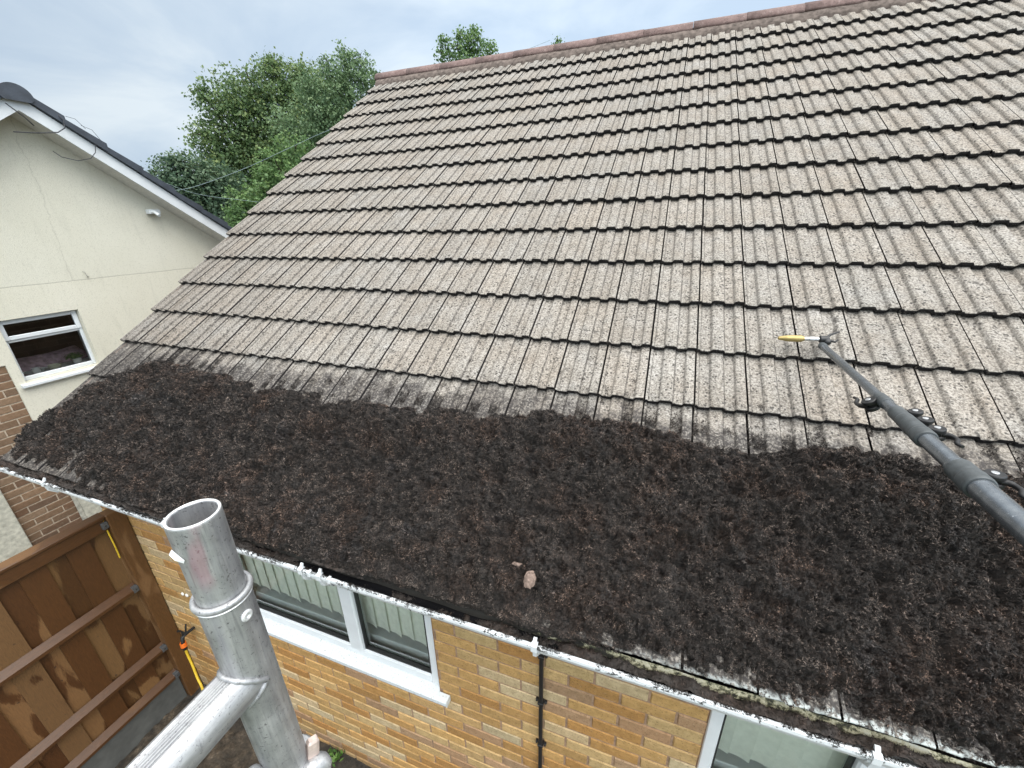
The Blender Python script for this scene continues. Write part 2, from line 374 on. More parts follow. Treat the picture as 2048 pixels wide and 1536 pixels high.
def m_soil():
    mm, t, b = mat('wet_bare_soil')
    c = ramp(t, [(0.35, (0.018, 0.015, 0.011)), (0.52, (0.065, 0.050, 0.034)), (0.68, (0.17, 0.13, 0.09))], noise(t, 16, 8, 0.75))
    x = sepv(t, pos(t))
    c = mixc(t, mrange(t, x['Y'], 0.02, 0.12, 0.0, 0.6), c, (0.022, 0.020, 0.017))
    t.links.new(c, b.inputs['Base Color']); b.inputs['Roughness'].default_value = 0.8
    bump(t, b, noise(t, 30, 8, 0.75), 1.0, 0.03)
    return mm
M['soil'] = m_soil()
M['lawn'] = basic('grass_and_gardens', (0.055, 0.075, 0.03), 0.9, 0.2, 0, 0.4, 0.7)
def m_glass(name, tint, refl=0.06):
    mm = bpy.data.materials.new(name); mm.use_nodes = True; t = mm.node_tree; t.nodes.clear()
    tr = N(t, 'ShaderNodeBsdfTransparent'); tr.inputs[0].default_value = (*tint, 1)
    gl = N(t, 'ShaderNodeBsdfGlossy'); gl.inputs['Roughness'].default_value = 0.02
    fr = N(t, 'ShaderNodeFresnel', i_IOR=1.5)
    f2 = mth(t, 'ADD', fr.outputs[0], refl)
    ms = N(t, 'ShaderNodeMixShader'); t.links.new(f2, ms.inputs[0]); t.links.new(tr.outputs[0], ms.inputs[1]); t.links.new(gl.outputs[0], ms.inputs[2])
    ou = N(t, 'ShaderNodeOutputMaterial'); t.links.new(ms.outputs[0], ou.inputs['Surface'])
    return mm
M['glass'] = m_glass('window_glass_greenish', (0.97, 1.0, 0.98))
M['glass_n'] = m_glass('window_glass', (0.94, 0.97, 0.97), 0.05)
M['blind'] = basic('pale_green_blind_fabric', (0.92, 0.94, 0.84), 0.9, 0.1, 0, 0.07, 30)
M['cill'] = basic('inner_window_board', (0.86, 0.90, 0.87), 0.6, 0.3, 0, 0.05, 20)
M['room'] = basic('dim_room', (0.6, 0.63, 0.6), 0.9, 0.1, 0, 0.1, 4)
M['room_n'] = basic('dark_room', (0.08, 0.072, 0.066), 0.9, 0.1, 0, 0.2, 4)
M['gasket'] = basic('black_rubber_gasket', (0.015, 0.016, 0.016), 0.5, 0.4)
M['potwhite'] = basic('white_ceramic', (0.75, 0.74, 0.70), 0.35, 0.5, 0, 0.05)
M['potcream'] = basic('cream_ceramic', (0.62, 0.61, 0.46), 0.4, 0.5, 0, 0.05)
M['cloth'] = basic('pink_grey_cloth', (0.42, 0.30, 0.33), 0.9, 0.1, 0, 0.4, 24)
M['navy'] = basic('navy_cloth', (0.02, 0.022, 0.05), 0.9, 0.1, 0, 0.3, 24)
M['stone'] = basic('pink_mortar_crumb', (0.16, 0.118, 0.098), 0.9, 0.2, 0, 0.5, 90, 0.8, 150)
M['wire'] = basic('grey_cable', (0.045, 0.047, 0.055), 0.6, 0.3)
M['wire_pale'] = basic('pale_overhead_wire', (0.20, 0.26, 0.27), 0.6, 0.3)
M['bark'] = basic('tree_bark', (0.055, 0.045, 0.035), 0.9, 0.2, 0, 0.4, 8, 0.6, 30)
def m_leaf(name, c0, c1, c2):
    mm, t, b = mat(name)
    c = ramp(t, [(0.0, c0), (0.55, c1), (1.0, c2)], attr(t, 'shade').outputs['Fac'])
    t.links.new(c, b.inputs['Base Color']); b.inputs['Roughness'].default_value = 0.5
    b.inputs['Specular IOR Level'].default_value = 0.35
    tl = N(t, 'ShaderNodeBsdfTranslucent'); t.links.new(c, tl.inputs[0])
    ms = N(t, 'ShaderNodeMixShader'); ms.inputs[0].default_value = 0.38
    t.links.new(b.outputs[0], ms.inputs[1]); t.links.new(tl.outputs[0], ms.inputs[2])
    t.links.new(ms.outputs[0], t.nodes['Material Output'].inputs['Surface'])
    return mm
M['leaf_syc'] = m_leaf('sycamore_leaf', (0.050, 0.092, 0.046), (0.115, 0.185, 0.075), (0.24, 0.29, 0.10))  # tree leaf tones raised and blued: haze put into the colour
M['leaf_dark'] = m_leaf('dark_leaf', (0.036, 0.072, 0.050), (0.080, 0.135, 0.080), (0.15, 0.21, 0.11))
M['leaf_birch'] = m_leaf('birch_leaf', (0.062, 0.115, 0.062), (0.135, 0.215, 0.105), (0.22, 0.30, 0.14))
M['leaf_green'] = m_leaf('fresh_green_leaf', (0.052, 0.105, 0.042), (0.12, 0.21, 0.075), (0.21, 0.30, 0.10))
M['weed'] = m_leaf('weed_leaf', (0.06, 0.13, 0.03), (0.12, 0.23, 0.05), (0.2, 0.32, 0.09))

# ------------------------------------------------------------------ mesh helpers
def tag(o, label=None, cat=None, group=None, kind=None):
    if label: o['label'] = label
    if cat: o['category'] = cat
    if group: o['group'] = group
    if kind: o['kind'] = kind
    return o
def thing(name, loc, label, cat, group=None):
    o = bpy.data.objects.new(name, None); COL.objects.link(o); o.location = loc
    o.empty_display_size = 0.1
    return tag(o, label, cat, group)
def base_of(o):
    while o is not None and o.parent is not None: o = o.parent
    return Vector(o.location) if o is not None else Vector((0, 0, 0))
def np_mesh(name, V, F, mats, parent=None, fm=None, smooth=False, cols=None, shade=None, uv=None):
    """V (n,3), F list of index tuples or (m,k) array, world coordinates"""
    V = np.asarray(V, dtype=np.float64)
    off = base_of(parent) if parent is not None else Vector((0, 0, 0))
    me = bpy.data.meshes.new(name)
    if isinstance(F, np.ndarray):
        k = F.shape[1]; nf = len(F)
        me.vertices.add(len(V)); me.vertices.foreach_set('co', (V - np.array(off)).ravel())
        me.loops.add(nf * k); me.loops.foreach_set('vertex_index', F.ravel().astype(np.int32))
        me.polygons.add(nf); me.polygons.foreach_set('loop_start', np.arange(nf, dtype=np.int32) * k)
        try: me.polygons.foreach_set('loop_total', np.full(nf, k, dtype=np.int32))
        except Exception: pass
        me.update(calc_edges=True)
    else:
        me.from_pydata([tuple(v) for v in (V - np.array(off))], [], [tuple(f) for f in F]); me.update()
    ml = mats if isinstance(mats, (list, tuple)) else [mats]
    for x in ml: me.materials.append(x)
    if fm is not None: me.polygons.foreach_set('material_index', np.asarray(fm, dtype=np.int32))
    if smooth is True: me.polygons.foreach_set('use_smooth', np.ones(len(me.polygons), dtype=bool))
    elif smooth is not False: me.polygons.foreach_set('use_smooth', np.asarray(smooth, dtype=bool))
    if cols is not None:     # per face colour
        a = me.attributes.new('tint', 'FLOAT_COLOR', 'CORNER')
        lt = np.array([p.loop_total for p in me.polygons]); c = np.repeat(np.asarray(cols, dtype=np.float32), lt, axis=0)
        if c.shape[1] == 3: c = np.c_[c, np.ones(len(c), dtype=np.float32)]
        a.data.foreach_set('color', c.ravel())
    if shade is not None:
        a = me.attributes.new('shade', 'FLOAT', 'POINT'); a.data.foreach_set('value', np.asarray(shade, dtype=np.float32))
    if uv is not None:
        u = me.uv_layers.new(name='UVMap'); u.data.foreach_set('uv', np.asarray(uv, dtype=np.float32)[np.array([l.vertex_index for l in me.loops])].ravel())
    me.validate(clean_customdata=False)
    o = bpy.data.objects.new(name, me); COL.objects.link(o)
    if parent is not None: o.parent = parent
    return o
class MB:
    def __init__(s): s.v = []; s.f = []; s.m = []; s.s = []; s.c = []
    def add(s, vs_, fs, mi=0, sm=False, col=(1, 1, 1)):
        b = len(s.v); s.v += [tuple(x) for x in vs_]
        for f in fs: s.f.append(tuple(i + b for i in f)); s.m.append(mi); s.s.append(sm); s.c.append(col)
    def box(s, a, b, mi=0, bev=0.0, col=(1, 1, 1)):
        (x0, y0, z0), (x1, y1, z1) = a, b
        x0, x1 = sorted((x0, x1)); y0, y1 = sorted((y0, y1)); z0, z1 = sorted((z0, z1))
        e = min(bev, (x1 - x0) / 2.1, (y1 - y0) / 2.1, (z1 - z0) / 2.1)
        if e <= 0:
            s.add([(x0, y0, z0), (x1, y0, z0), (x1, y1, z0), (x0, y1, z0), (x0, y0, z1), (x1, y0, z1), (x1, y1, z1), (x0, y1, z1)],
                  [(0, 3, 2, 1), (4, 5, 6, 7), (0, 1, 5, 4), (1, 2, 6, 5), (2, 3, 7, 6), (3, 0, 4, 7)], mi, False, col); return
        V = []; idx = {}
        for i, X in enumerate((x0, x1)):
            for j, Y in enumerate((y0, y1)):
                for k, Z in enumerate((z0, z1)):
                    sx, sy, sz = (1 if i == 0 else -1), (1 if j == 0 else -1), (1 if k == 0 else -1)
                    for ax, d in (('x', (0, sy * e, sz * e)), ('y', (sx * e, 0, sz * e)), ('z', (sx * e, sy * e, 0))):
                        idx[(i, j, k, ax)] = len(V); V.append((X + d[0], Y + d[1], Z + d[2]))
        F = []
        g = lambda i, j, k, a_: idx[(i, j, k, a_)]
        for i in (0, 1):
            q = [g(i, 0, 0, 'x'), g(i, 1, 0, 'x'), g(i, 1, 1, 'x'), g(i, 0, 1, 'x')]; F.append(q if i else q[::-1])
            q = [g(0, i, 0, 'y'), g(0, i, 1, 'y'), g(1, i, 1, 'y'), g(1, i, 0, 'y')]; F.append(q if i else q[::-1])
            q = [g(0, 0, i, 'z'), g(1, 0, i, 'z'), g(1, 1, i, 'z'), g(0, 1, i, 'z')]; F.append(q if i else q[::-1])
        for i in (0, 1):
            for j in (0, 1):
                F.append([g(i, j, 0, 'x'), g(i, j, 0, 'y'), g(i, j, 1, 'y'), g(i, j, 1, 'x')])
                F.append([g(i, 0, j, 'x'), g(i, 0, j, 'z'), g(i, 1, j, 'z'), g(i, 1, j, 'x')])
                F.append([g(0, i, j, 'y'), g(0, i, j, 'z'), g(1, i, j, 'z'), g(1, i, j, 'y')])
                for k in (0, 1): F.append([g(i, j, k, 'x'), g(i, j, k, 'y'), g(i, j, k, 'z')])
        s.add(V, F, mi, False, col)
    def tube(s, pts, r, n=16, mi=0, caps=True, sm=True, col=(1, 1, 1)):
        P = [Vector(p) for p in pts]; k = len(P)
        rr = r if isinstance(r, (list, tuple)) else [r] * k
        V = []; F = []; up = None
        for i in range(k):
            d = (P[min(i + 1, k - 1)] - P[max(i - 1, 0)])
            if d.length < 1e-9: d = (P[-1] - P[0])
            d.normalize()
            if up is None:
                up = Vector((0, 0, 1)) if abs(d.z) < 0.9 else Vector((1, 0, 0))
            a = d.cross(up); a.normalize(); b_ = a.cross(d); up = b_
            for j in range(n):
                t = 2 * math.pi * j / n; V.append(P[i] + (a * math.cos(t) + b_ * math.sin(t)) * rr[i])
        for i in range(k - 1):
            for j in range(n):
                F.append((i * n + j, i * n + (j + 1) % n, (i + 1) * n + (j + 1) % n, (i + 1) * n + j))
        s.add(V, F, mi, sm, col)
        if caps:
            s.add(V[:n], [tuple(range(n - 1, -1, -1))] if False else [tuple(range(n))], mi, False, col)
            s.add(V[-n:], [tuple(range(n))], mi, False, col)
    def lathe(s, p0, p1, prof, n=24, mi=0, sm=True, closed=False):
        """prof: list of (t along axis in metres from p0, radius)"""
        p0 = Vector(p0); d = (Vector(p1) - p0).normalized()
        up = Vector((0, 0, 1)) if abs(d.z) < 0.9 else Vector((1, 0, 0))
        a = d.cross(up).normalized(); b_ = a.cross(d)
        q_ = []                                  # support rings keep the corners crisp
        m_ = len(prof)
        for i in range(m_):
            q_.append(prof[i])
            if i == m_ - 1 and not closed: break
            (t0, r0), (t1, r1) = prof[i], prof[(i + 1) % m_]; ln = math.hypot(t1 - t0, r1 - r0)
            if ln > 0.0025:
                e_ = min(0.0005, ln * 0.12) / ln
                q_.append((t0 + (t1 - t0) * e_, r0 + (r1 - r0) * e_)); q_.append((t1 + (t0 - t1) * e_, r1 + (r0 - r1) * e_))
        prof = q_
        V = []; F = []; k = len(prof)
        for t, r in prof:
            for j in range(n):
                q = 2 * math.pi * j / n; V.append(p0 + d * t + (a * math.cos(q) + b_ * math.sin(q)) * max(r, 1e-5))
        rng_ = k if closed else k - 1
        for i in range(rng_):
            i2 = (i + 1) % k
            for j in range(n):
                F.append((i * n + j, i * n + (j + 1) % n, i2 * n + (j + 1) % n, i2 * n + j))
        s.add(V, F, mi, sm)
    def prism(s, poly, a, b, axis='x', mi=0, caps=True, sm=False, col=(1, 1, 1)):
        """poly in the two other axes (order yz for x, xz for y, xy for z)"""
        def pt(u, v, w): return {'x': (w, u, v), 'y': (u, w, v), 'z': (u, v, w)}[axis]
        n = len(poly); V = [pt(u, v, a) for u, v in poly] + [pt(u, v, b) for u, v in poly]
        F = [(i, (i + 1) % n, n + (i + 1) % n, n + i) for i in range(n)]
        s.add(V, F, mi, sm, col)
        if caps: s.add(V, [tuple(range(n - 1, -1, -1)), tuple(range(n, 2 * n))], mi, False, col)
    def build(s, name, mats, parent=None, fix=True):
        o = np_mesh(name, np.array(s.v), s.f, mats, parent, s.m, s.s, s.c)
        if fix:
            import bmesh
            bm = bmesh.new(); bm.from_mesh(o.data); bmesh.ops.recalc_face_normals(bm, faces=bm.faces); bm.to_mesh(o.data); bm.free()
        return o
def roofpt(u, s, h=0.0): return np.stack([np.asarray(u, float) + 0 * np.asarray(s, float), np.asarray(s) * CT - np.asarray(h) * ST, np.asarray(s) * ST + np.asarray(h) * CT], -1)
# value noise on a lattice, vectorised
LAT = rng.random((8, 256, 256))
def vn(x, y, k=0):
    g = LAT[k % 8]; xi = np.floor(x).astype(int); yi = np.floor(y).astype(int); fx = x - xi; fy = y - yi
    fx = fx * fx * (3 - 2 * fx); fy = fy * fy * (3 - 2 * fy)
    a = g[xi % 256, yi % 256]; b = g[(xi + 1) % 256, yi % 256]; c = g[xi % 256, (yi + 1) % 256]; d = g[(xi + 1) % 256, (yi + 1) % 256]
    return (a * (1 - fx) + b * fx) * (1 - fy) + (c * (1 - fx) + d * fx) * fy
def fbm(x, y, f, o=4, k=0, gain=0.5):
    t = 0; a = 1; n = 0
    for i in range(o): t = t + a * (vn(x * f + 13.7 * i, y * f + 7.3 * i, k + i) - 0.5); n += a; a *= gain; f *= 2.03
    return t / n * 2

# ================================================================== GROUND
gx = np.linspace(-3.7, 1.6, 300); gy = np.linspace(-2.6, 0.24, 170)
GX, GY = np.meshgrid(gx, gy, indexing='ij'); GZ = GROUND + 0.035 * fbm(GX, GY, 4, 5, 2) + 0.030 * (0.4 - np.abs(fbm(GX, GY, 14, 4, 5)) * 1.6) * np.clip((0.10 - GY) / 0.15, 0.15, 1) + 0.004
F = [(i * 170 + j, (i + 1) * 170 + j, (i + 1) * 170 + j + 1, i * 170 + j + 1) for i in range(299) for j in range(169)]
o = np_mesh('soil_path', np.stack([GX, GY, GZ], -1).reshape(-1, 3), np.array(F), M['soil'], smooth=True); tag(o, kind='structure')
b = MB(); b.add([(-150, -150, GROUND - 0.05), (150, -150, GROUND - 0.05), (150, 150, GROUND - 0.05), (-150, 150, GROUND - 0.05)], [(0, 1, 2, 3)])
tag(b.build('ground', M['lawn'], fix=False), kind='structure')
b = MB(); b.box((-6.25, -6, GROUND - 0.04), (-3.72, 9, GROUND - 0.004), 0)
tag(b.build('driveway', M['conc']), kind='structure')

# ================================================================== OUR BUNGALOW
bungalow = thing('bungalow', (0, 0, GROUND), 'yellow brick bungalow with pale fluted concrete roof tiles and white gutter', 'house')
# ---- roof tiles, one mesh
PROF = [(0.000, 0.0085), (0.0075, 0.009), (0.0105, 0.003), (0.0145, 0.000), (0.050, 0.000), (0.0535, 0.0012), (0.0595, 0.0132), (0.063, 0.0145),
        (0.103, 0.0145), (0.1065, 0.0132), (0.1125, 0.0012), (0.116, 0.000), (0.148, 0.000), (0.1515, 0.0012), (0.1575, 0.0132), (0.161, 0.0145),
        (0.1905, 0.0145), (0.1925, 0.0115), (0.1932, -0.012), (0.2, -0.012)]
def build_tiles(x0, ncol, ncourse):
    V = []; Fq = []; FM = []; C_ = []; UV = []
    n = len(PROF)
    for k in range(ncourse):
        ext = 0.035 if k == 0 else 0.0
        for c in range(ncol):
            ds = random.gauss(0, 0.0018); dh = random.gauss(0, 0.0010); rot = random.gauss(0, 0.004); dx = random.gauss(0, 0.0005)
            g = random.gauss(1.0, 0.028); w_ = random.gauss(0.008, 0.010); col = (g * (1 + w_), g, g * (1 - w_))
            b0 = len(V); s0 = k * TG - ext; s1 = (k + 1) * TG + 0.05
            if k == ncourse - 1: s1 = k * TG + 0.12
            jig = [random.gauss(0, 0.0012) for _ in PROF]
            for r_, s_ in enumerate((s0, s0 + 0.004, s1)):
                for i, (px, ph) in enumerate(PROF):
                    s = s_ + ds + rot * (px - 0.1) + (jig[i] if r_ < 2 else 0)
                    h = ph + dh - 0.0290 * (s - k * TG) / TG - (0.0022 if r_ == 0 else 0)
                    V.append(roofpt(x0 + c * TW + px + dx, s, h)); UV.append((px, s))
            for i, (px, ph) in enumerate(PROF):     # bottom lip of the butt
                s = s0 + ds + rot * (px - 0.1) + jig[i] + 0.002
                lo = ph - 0.0240 + random.gauss(0, 0.0016)
                if ph < -0.005: lo = -0.012
                V.append(roofpt(x0 + c * TW + px + dx, s, lo + dh)); UV.append((px, s))
            for i in range(n - 1):
                for r_ in (0, 1):
                    Fq.append((b0 + r_ * n + i, b0 + r_ * n + i + 1, b0 + (r_ + 1) * n + i + 1, b0 + (r_ + 1) * n + i))
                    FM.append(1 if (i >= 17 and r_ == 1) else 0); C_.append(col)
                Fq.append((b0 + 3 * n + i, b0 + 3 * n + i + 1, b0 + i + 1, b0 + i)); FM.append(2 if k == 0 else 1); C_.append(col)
            if c == 0:   # closed side at the verge
                Fq.append((b0, b0 + 2 * n, b0 + 2 * n, b0 + 3 * n)) if False else None
    return np.array(V), np.array([f for f in Fq if f]), FM, C_, UV
NCOL = 37
V, Fq, FM, C_, UV = build_tiles(XV, NCOL, 18)
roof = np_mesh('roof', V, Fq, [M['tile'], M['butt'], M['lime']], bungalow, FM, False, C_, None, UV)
APEX = 5.24; YA, ZA = APEX * CT, APEX * ST
# deck under the tiles, verge bedding, back slope
b = MB()
xr_ = XV + NCOL * TW
b.prism([(0.02, 0.01 - 0.075), (YA, ZA - 0.055), (2 * YA - 0.02, -0.065), (2 * YA - 0.02, -0.12), (YA, ZA - 0.13), (0.03, -0.12)], XV + 0.05, xr_ - 0.05, 'x', 0)
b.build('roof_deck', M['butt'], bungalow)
b = MB()
for i in range(18):
    a0 = i * TG + 0.004; a1 = (i + 1) * TG - 0.004
    P = [roofpt(XV + 0.004 + random.uniform(0, .004), s, h) for s, h in ((a0, -0.006), (a1, -0.028), (a1, -0.062), (a0, -0.062))]
    Q = [p + np.array([0.07, 0, 0]) for p in P]
    b.add(P + Q, [(0, 1, 2, 3), (7, 6, 5, 4), (0, 4, 5, 1), (2, 6, 7, 3), (1, 5, 6, 2), (3, 7, 4, 0)], 0)
b.build('verge_mortar', M['mortar_bed'], bungalow)
b = MB()
for i in range(17):
    s0, s1 = i * TG, (i + 1) * TG + 0.03
    P = [(x, 2 * YA - s * CT, s * ST + h) for x in (XV, xr_) for s, h in ((s0, -0.012), (s0, 0.004), (s1, -0.02))]
    b.add(P, [(0, 1, 4, 3), (1, 2, 5, 4)], 0)
b.build('rear_roof_slope', M['slate'], bungalow)
# ---- ridge tiles
def ridge_tile(x, i):
    b = MB(); n = 14; rr = 0.094; V = []; L_ = 0.457
    dz = random.gauss(0, 0.002); tilt = random.gauss(0, 0.004)
    for xx, r0 in ((x + 0.0015, rr), (x + L_ - 0.0015, rr), (x + L_ - 0.0015, rr - 0.018), (x + 0.0015, rr - 0.018)):
        for j in range(n + 1):
            a = math.pi * j / n; fl = 1.16
            V.append((xx, YA - math.cos(a) * r0 * fl, ZA - 0.045 + dz + tilt * (xx - x - .22) + math.sin(a) * r0))
    F_ = []
    for q in range(4):
        for j in range(n):
            a0 = q * (n + 1) + j; c0 = ((q + 1) % 4) * (n + 1) + j
            F_.append((a0, a0 + 1, c0 + 1, c0))
    for j in (0, n): F_.append(tuple(q * (n + 1) + j for q in range(4)))
    b.add(V, F_, 0, True)
    return b
k = 0; x = XV - 0.03
while x < xr_ - 0.1:
    ridge_tile(x, k).build('ridge_tile', M['ridge'], roof); x += 0.457; k += 1
# mortar bed under the ridge, lumpy
xs = np.arange(XV + 0.0, xr_, 0.02); V = []; F = []
for i, xx in enumerate(xs):
    j1 = float(fbm(np.array(xx), np.array(0.3), 14, 4, 1)); j2 = float(fbm(np.array(xx), np.array(3.3), 9, 4, 3))
    for s, h in ((APEX - 0.20 + 0.03 * j2, -0.035), (APEX - 0.185 + 0.03 * j2, 0.002 + 0.008 * j1), (APEX - 0.125 + 0.01 * j1, 0.022 + 0.008 * j2), (APEX - 0.09, 0.03), (APEX - 0.05, 0.02)):
        V.append(roofpt(xx, s, h))
for i in range(len(xs) - 1):
    for j in range(4): F.append((i * 5 + j, (i + 1) * 5 + j, (i + 1) * 5 + j + 1, i * 5 + j + 1))
np_mesh('ridge_mortar', np.array(V), np.array(F), M['mortar_bed'], roof, smooth=False)
b = MB(); b.prism([(YA - 0.11, ZA - 0.10), (YA + 0.11, ZA - 0.10), (YA + 0.09, ZA + 0.01), (YA, ZA + 0.045), (YA - 0.09, ZA + 0.01)], XV - 0.018, XV + 0.05, 'x')
b.build('ridge_end_mortar', M['mortar_bed'], roof)

# ---- brick walls
def brick_pick(pal):
    r = random.random(); t = 0
    for w, c in pal:
        t += w
        if r <= t: break
    j = random.gauss(1, 0.065); h = random.gauss(0, 0.025)
    return (max(0.02, c[0] * j * (1 + h)), max(0.02, c[1] * j), max(0.015, c[2] * j * (1 - h)))
PAL_Y = [(0.36, (0.43, 0.265, 0.098)), (0.20, (0.37, 0.20, 0.062)), (0.26, (0.45, 0.31, 0.14)), (0.10, (0.47, 0.37, 0.22)), (0.08, (0.34, 0.215, 0.12))]
PAL_N = [(0.45, (0.185, 0.118, 0.072)), (0.35, (0.145, 0.088, 0.055)), (0.20, (0.225, 0.15, 0.095))]
def brickwork(mb, u0, u1, z0, z1, fr, voids, pal, top=None, seed=0, phase=0.0):
    """fr(u, z, d) -> point, d = how far the face stands proud of the mortar plane"""
    random.seed(100 + seed)
    rows = int(math.ceil((z1 - z0) / 0.075))
    for r in range(rows):
        za = z0 + r * 0.075 + 0.005; zb = za + 0.065
        u = u0 - 0.225 + (0.1125 if r % 2 else 0) + phase
        while u < u1:
            a, c = u + 0.005, u + 0.220; u += 0.225
            a = max(a, u0); c = min(c, u1)
            segs = [(a, c)]
            for (va, vc, wa, wc) in voids:
                if zb > wa + 0.01 and za < wc - 0.01:
                    ns = []
                    for (p, q) in segs:
                        if q <= va or p >= vc: ns.append((p, q)); continue
                        if p < va: ns.append((p, va))
                        if q > vc: ns.append((vc, q))
                    segs = ns
            for p, q in segs:
                if q - p < 0.012: continue
                zt = zb
                if top is not None:
                    if top((p + q) / 2) < zb: continue
                col = brick_pick(pal); e = 0.004; d = 0.0052 + random.gauss(0, 0.0006); jz = random.gauss(0, 0.0006)
                J = [random.gauss(0, 0.0011) for _ in range(8)]
                vs_ = [fr(p, za + jz, 0), fr(q, za + jz, 0), fr(q, zt + jz, 0), fr(p, zt + jz, 0),
                       fr(p + e + J[0], za + e + jz + J[1], d), fr(q - e + J[2], za + e + jz + J[3], d), fr(q - e + J[4], zt - e + jz + J[5], d), fr(p + e + J[6], zt - e + jz + J[7], d)]
                mb.add(vs_, [(4, 5, 6, 7), (0, 1, 5, 4), (1, 2, 6, 5), (2, 3, 7, 6), (3, 0, 4, 7)], 0, False, col)
XC = -3.86                                   # left corner of the house
WINS = [(-2.72, -1.252, -1.10, -0.10), (-0.006, 1.5, -1.10, -0.10)]
b = MB()
brickwork(b, XC, 3.2, -2.27, -0.14, lambda u, z, d: (u, WALL_Y - d, z), WINS, PAL_Y, seed=1, phase=0.03)
def mortar_plane(mb, u0, u1, z0, z1, voids, fr, mi):
    us = sorted({u0, u1, *[v for w in voids for v in w[:2]]}); zs = sorted({z0, z1, *[v for w in voids for v in w[2:]]})
    for i in range(len(us) - 1):
        for j in range(len(zs) - 1):
            cu, cz = (us[i] + us[i + 1]) / 2, (zs[j] + zs[j + 1]) / 2
            if any(w[0] < cu < w[1] and w[2] < cz < w[3] for w in voids): continue
            mb.add([fr(us[i], zs[j]), fr(us[i + 1], zs[j]), fr(us[i + 1], zs[j + 1]), fr(us[i], zs[j + 1])], [(0, 1, 2, 3)], mi)
mortar_plane(b, XC, 3.2, -2.27, -0.10, WINS, lambda u, z: (u, WALL_Y + 0.0005, z), 1)
for (a, c, z0, z1) in WINS:                  # brick reveals
    for xx in (a, c): b.add([(xx, WALL_Y - 0.005, z0), (xx, WALL_Y + 0.1, z0), (xx, WALL_Y + 0.1, z1), (xx, WALL_Y - 0.005, z1)], [(0, 1, 2, 3)], 0, False, (0.36, 0.20, 0.075))
front_wall = b.build('front_wall', [M['brick'], M['mortar']], bungalow, fix=False)
b = MB()
gtop = lambda y: min(y, 2 * YA - y) * math.tan(TH) - 0.14
brickwork(b, WALL_Y, 8.4, -2.27, 2.85, lambda u, z, d: (XC - d, u, z), [], PAL_N, top=gtop, seed=2)
b.add([(XC - 0.0005, WALL_Y, -2.27), (XC - 0.0005, 8.4, -2.27), (XC - 0.0005, 8.4, gtop(8.4)), (XC - 0.0005, YA, gtop(YA)), (XC - 0.0005, WALL_Y, gtop(WALL_Y))], [(0, 1, 2, 3, 4)], 1)
b.add([(3.2, WALL_Y, -2.27), (3.2, 8.4, -2.27), (3.2, 8.4, gtop(8.4)), (3.2, YA, gtop(YA)), (3.2, WALL_Y, gtop(WALL_Y))], [(0, 1, 2, 3, 4)], 1)
b.add([(XC, 8.4, -2.27), (3.2, 8.4, -2.27), (3.2, 8.4, -0.1), (XC, 8.4, -0.1)], [(0, 1, 2, 3)], 1)
b.build('gable_wall', [M['brick_n'], M['mortar_n']], bungalow, fix=False)

# ---- fascia, soffit, gutter
b = MB(); b.box((XV + 0.04, 0.045, -0.175), (xr_ - 0.04, 0.063, -0.035), 0, 0.002); b.build('fascia', M['pvc'], bungalow)
b = MB(); b.box((XV + 0.04, 0.064, -0.172), (xr_ - 0.04, WALL_Y - 0.009, -0.163), 0); b.build('soffit', M['pvc'], bungalow)
b = MB()
xs = np.arange(XV + 0.03, xr_ - 0.03, 0.05)
# cream eaves strip below the butt of the first tiles
V = []; F = []
for i, xx in enumerate(xs):
    w = 0.002 * math.sin(xx * 9) + 0.002 * math.sin(xx * 23)
    V += [(xx, -0.020 + w, -0.040), (xx, -0.026 + w, -0.064), (xx, -0.016 + w, -0.105)]
for i in range(len(xs) - 1): F += [(i * 3 + j, (i + 1) * 3 + j, (i + 1) * 3 + j + 1, i * 3 + j + 1) for j in range(2)]
np_mesh('eaves_strip', np.array(V), np.array(F), M['lime'], bungalow)
RIM_Y, RIM_Z = -0.0735, -0.0555
prof = []
for j in range(13):                           # half round trough, outside then inside
    a = math.pi + math.pi * j / 12; prof.append((-0.016 + 0.0565 * math.cos(a), RIM_Z - 0.012 + 0.058 * math.sin(a)))
inner = [(-0.016 + 0.0535 * math.cos(math.pi + math.pi * j / 12), RIM_Z - 0.012 + 0.055 * math.sin(math.pi + math.pi * j / 12)) for j in range(12, -1, -1)]
poly = [(RIM_Y - 0.004, RIM_Z - 0.001), (RIM_Y - 0.005, RIM_Z - 0.012), (RIM_Y + 0.0005, RIM_Z - 0.016)] + prof[1:] + inner + [(RIM_Y + 0.008, RIM_Z - 0.006), (RIM_Y + 0.007, RIM_Z + 0.001), (RIM_Y + 0.001, RIM_Z + 0.003)]
def sag(x): return 0.004 * math.sin(x * 1.3) + (0.010 * max(0, (-x - 2.2)) if x < -2.2 else 0)
def sweep(poly, x0, x1, step, mb, mi_of):
    xs = np.arange(x0, x1 + 1e-6, step); n = len(poly); V = []
    for xx in xs:
        z = sag(xx)
        V += [(xx, y, zz + z) for y, zz in poly]
    for i in range(len(xs) - 1):
        for j in range(n):
            mb.add([V[i * n + j], V[i * n + (j + 1) % n], V[(i + 1) * n + (j + 1) % n], V[(i + 1) * n + j]], [(0, 1, 2, 3)], mi_of(j), False)
    mb.add(V[:n], [tuple(range(n))], 0); mb.add(V[-n:], [tuple(range(n))], 0)
b = MB(); npoly = len(poly)
sweep(poly, XV - 0.10, xr_, 0.08, b, lambda j: 1 if (j == 0 or j >= npoly - 4) else 0)
gutter = b.build('gutter', [M['pvc_gut'], M['pvc_rim']], bungalow)
